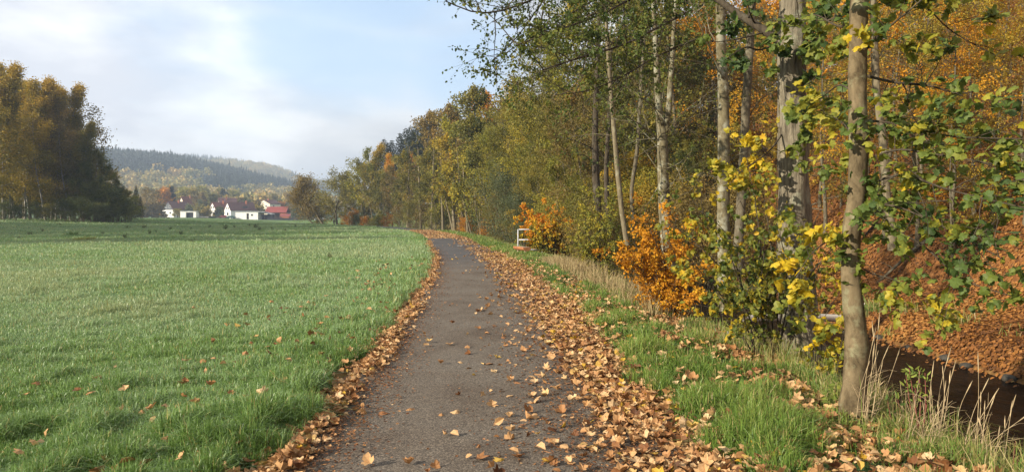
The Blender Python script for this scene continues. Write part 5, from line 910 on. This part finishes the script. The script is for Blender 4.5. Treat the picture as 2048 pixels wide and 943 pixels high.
def small(meshes, name, label, cat, X, Y, sc, rz, group=None, stems='stems', crown='leaves', dz=0.0):
    e = empty(name, (X, Y, gz(X, Y) + dz), rz); e.scale = (sc,) * 3; tag(e, label, cat, group); link(stems, meshes[0], e)
    if meshes[1] is not None: link(crown, meshes[1], e)
    return e
docks = [(254, 457, 1.2), (289, 457, 1.2), (361, 470, .9), (450, 458, 1.4), (420, 455, 1.0), (249, 477, .8), (512, 456, 1.4), (520, 461, 1.0), (498, 452, 1.2), (468, 455, .9), (340, 459, .8), (312, 464, .7), (300, 468, .8), (382, 458, .8), (545, 458, 1.0), (570, 462, .7), (60, 470, .8), (38, 478, .7), (85, 463, .8), (120, 456, .8), (660, 516, .55), (385, 486, .6), (205, 468, .6), (440, 472, .6), (590, 454, .9), (620, 456, .8)]
docks.sort()
for i, (px, py, sc) in enumerate(docks):
    Y = 1.65 * F / (py - HY); X = (px - CX) / F * Y
    for _ in range(12): Y = (EYE - gz(X, Y)) * F / (py - HY); X = (px - CX) / F * Y
    sc *= .72; small(DOCK[i % 3], 'dock_weed', 'dark dock weed in the frosty meadow, %s from the left of all the dark weeds' % ordn(i), 'weed', X, Y, sc, i, 'dark weeds in the meadow')
def tussock(seed, n, H, sp):
    rg = np.random.default_rng(seed); T = Tree(seed)
    for i in range(n):
        a = rg.uniform(0, 6.28); r_ = abs(rg.normal(0, sp)); T.limb(wander(rg, (r_ * math.cos(a), r_ * math.sin(a), -.02), (.5 * math.cos(a), .5 * math.sin(a), 1), H * rg.uniform(.6, 1.1), 4, .12, (.06 * math.cos(a), .06 * math.sin(a), -.08)), np.linspace(.012, .003, 5), 3)
    return T
T = tussock(720, 260, .42, .5); tm_ = tubes_mesh('tussock', T.B, plain('tussock_straw', (.26, .25, .05), .7, var=.3, scale=20))
o = link('grass_tussock', tm_); Y = 50; X = (171 - CX) / F * Y; o.location = (X, Y, gz(X, Y)); tag(o, 'broad yellow-green tussock in the meadow before the left wood', 'tussock')
T = tussock(721, 160, .4, .4); o = link('grass_tussock', tubes_mesh('tussock_green', T.B, plain('tussock_green', (.11, .19, .04), .7, var=.3, scale=20))); Y = 63; X = (148 - CX) / F * Y; o.location = (X, Y, gz(X, Y)); tag(o, 'smaller fresh green tussock just behind the yellow-green one', 'tussock')
# tall dry stalks and herbs at the water's edge
M_STRAW = plain('straw', (.38, .29, .165), .7, var=.25, scale=12); M_RED = plain('red_stem', (.20, .07, .05), .7, var=.15)
M_HERB = leafmat('herb_leaves', [(0.06, 0.11, 0.025), (0.13, 0.20, 0.04), (0.24, 0.29, 0.06), (0.36, 0.36, 0.06)], objvar=0)
def stalks(name, label, stems, seed, seedh=True):
    """stems: (foot px, py, tip px, py, depth)"""
    T = Tree(seed); rg = T.rg; b0 = at(stems[0][0], stems[0][1], stems[0][4]); b0[2] = gz(b0[0], b0[1])
    for a, b, c, d_, Y in stems:
        p0 = at(a, b, Y); p0[2] = min(p0[2], gz(p0[0], p0[1]) + .05); p1 = at(c, d_, Y + rg.normal(0, .08)); mid = (p0 + p1) / 2 + rg.normal(0, .025, 3); T.limb(smooth3(np.array([p0 - (0, 0, .05), mid, p1]), 10), np.linspace(.003, .0013, 10), 5)
        Q = T.B[-1][0]
        for j in range(3): q, u = along(Q, rg.uniform(.1, .6)); T.twig(q, u + rg.normal(0, .5, 3), rg.uniform(.1, .25), .0028, 0, .1, .5, trop=(0, 0, -.15))
        if seedh: T.limb(Q[-3:], np.array([.002, .0045, .001]), 5)
    e = empty(name, b0); tag(e, label, 'dry stalks', 'dry stalks by the water'); link('stalks', tubes_mesh(name, [(np.asarray(P) - b0, r, k) for P, r, k in T.B], M_STRAW), e); return e
def fan(cx, cy, n, Y, tips, seed):
    rg = np.random.default_rng(seed); return [(cx + rg.normal(0, 9), cy + rg.normal(0, 5), tx, ty, Y + rg.normal(0, .1)) for tx, ty in tips]
stalks('dry_stalk_clump', 'clump of tall straw stalks against the foot of the smooth maple', fan(1735, 850, 0, 6.5, [(1744, 640), (1752, 655), (1760, 620), (1757, 700), (1748, 690), (1766, 720), (1778, 690), (1802, 690), (1740, 720), (1770, 760)], 1), 731)
stalks('dry_stalk_clump', 'upright straw stalks rising in front of the dark water, beside the red-stemmed herb', fan(1880, 890, 0, 6.0, [(1868, 720), (1862, 760), (1903, 692), (1901, 740), (1892, 760), (1875, 800), (1855, 790), (1845, 800), (1912, 720), (1885, 730)], 2), 732)
stalks('dry_stalk_clump', 'straw stalks fanning low over the water from the bank corner', fan(1925, 900, 0, 5.8, [(1956, 702), (1978, 755), (1998, 775), (2032, 788), (2060, 825), (1945, 760), (1962, 780), (1940, 840)], 3), 733)
stalks('dry_stalk_clump', 'short loose straw stalks between the two bigger clumps on the bank', fan(1815, 890, 0, 6.0, [(1800, 760), (1830, 780), (1840, 740), (1812, 800), (1855, 830), (1790, 800), (1825, 850)], 4), 734, False)
stalks('dry_stalk_clump', 'sparse straw stalks standing furthest out at the water corner', fan(1985, 930, 0, 5.6, [(1990, 790), (2010, 830), (1970, 800), (2025, 800), (2000, 850), (1955, 830)], 5), 735)
stalks('dry_stalk_clump', 'dense tuft of short straw between the red-stemmed herb and the maple foot', fan(1850, 905, 0, 5.9, [(1820, 800), (1835, 830), (1850, 790), (1870, 820), (1885, 800), (1895, 840), (1862, 770), (1840, 850), (1905, 800), (1880, 850)], 6), 736, False)
def herb(name, label, cat, foot, Y, tips, r, sp, mat, tm, stem, seed):
    T = Tree(seed); rg = T.rg; b0 = at(foot[0], foot[1], Y); b0[2] = gz(b0[0], b0[1]) - .03
    for a, b, n, ls, ti_ in tips:
        Q = smooth3(np.array([b0 + rg.normal(0, .015, 3) * (1, 1, 0), (b0 + at(a, b, Y)) / 2 + rg.normal(0, .02, 3), at(a, b, Y)]), 8); T.limb(Q, np.linspace(r, r * .4, 8), 5)
        f = rg.uniform(sp, 1.02, n); P = np.stack([np.interp(f, np.linspace(0, 1, 8), Q[:, c]) for c in range(3)], -1) + rg.normal(0, .02, (n, 3)); T.leaf(P, rg.normal(0, .7, (n, 3)) + np.array([0, 0, .1]), ls, ti_ + rg.normal(0, .18, n))
    e = empty(name, b0); tag(e, label, cat); link('stems', tubes_mesh(name, [(np.asarray(P) - b0, q, k) for P, q, k in T.B], stem), e)
    link('leaves', leaves_mesh(name + '_l', tm, np.concatenate(T.P) - b0, np.concatenate(T.D), np.concatenate(T.Nn), np.concatenate(T.S), np.concatenate(T.T), mat, T.rg), e); return e
herb('red_stemmed_herb', 'red-stemmed herb with a pale leafy head in front of the dark water', 'herb', (1840, 890), 6.1, [(1818, 735, 22, .05, .6), (1838, 740, 22, .05, .6), (1850, 745, 16, .05, .55), (1812, 750, 14, .05, .6), (1858, 790, 4, .06, .7), (1830, 770, 8, .05, .5)], .006, .72, M_HERB, NARROW, M_RED, 741)
herb('nettle_plant', 'low green nettle beside the straw stalks on the bank', 'herb', (1790, 870), 6.2, [(1775, 800, 12, .06, .3), (1795, 795, 14, .06, .35), (1810, 830, 10, .06, .3), (1768, 830, 10, .06, .3), (1790, 840, 10, .06, .25)], .004, .2, M_HERB, NARROW, M_RED, 742)
herb('seedling', 'young plant with two bright yellow-green leaves at the water corner', 'herb', (2030, 935), 5.3, [(2031, 880, 3, .06, 1.0), (2018, 925, 8, .06, .3), (2050, 925, 10, .06, .3), (2035, 920, 8, .06, .25), (2000, 935, 8, .06, .3)], .004, .55, M_HERB, [tmpl_oval(.1, .25)], M_RED, 743)
herb('bank_herb', 'small yellowish herb at the foot of the smooth maple', 'herb', (1680, 830), 6.9, [(1670, 770, 10, .07, .7), (1690, 760, 8, .07, .9), (1655, 790, 10, .07, .6), (1700, 800, 8, .07, .6)], .004, .25, M_HERB, OVAL, M_RED, 744)
# stones along the far waterline
M_STONE = plain('wet_stone', (.045, .04, .03), .6, var=.3, scale=5, bump=.4)
rg = np.random.default_rng(91)
for i in range(9):
    Y = 11.5 + i * 1.1 + rg.uniform(-.3, .3); X = float(xc(Y)) + 9.1 + rg.normal(0, .12); d = unit(rg.normal(0, 1, (60, 3)))
    import bmesh
    bm_ = bmesh.new(); bmesh.ops.create_icosphere(bm_, subdivisions=2, radius=1.0)
    for v in bm_.verts: v.co *= 1 + .16 * math.sin(v.co.x * 3 + i) * math.cos(v.co.y * 4 + i * 2); v.co.z *= .6
    me = bpy.data.meshes.new('stone'); bm_.to_mesh(me); bm_.free(); me.materials.append(M_STONE); me.polygons.foreach_set('use_smooth', np.ones(len(me.polygons), bool))
    o = link('stone', me); o.location = (X, Y, -1.24); o.scale = (rg.uniform(.07, .17),) * 3; o.rotation_euler = (0, 0, i); tag(o, 'dark wet stone at the far waterline, %s upstream from the picture edge' % ordn(i), 'stone', 'stones at the far waterline')
# ------------------------------------------------------------------ haze over the valley
m, t, o = newmat('valley_haze'); v = N(t, 'ShaderNodeVolumePrincipled'); v.inputs['Color'].default_value = (0.68, 0.82, 1.0, 1); v.inputs['Density'].default_value = 0.00048; v.inputs['Anisotropy'].default_value = 0.2
t.links.new(v.outputs[0], o.inputs['Volume'])
tag(MB().box(-1600, 1000, -300, 2150, -4.0, 125).build('haze', m), kind='stuff')
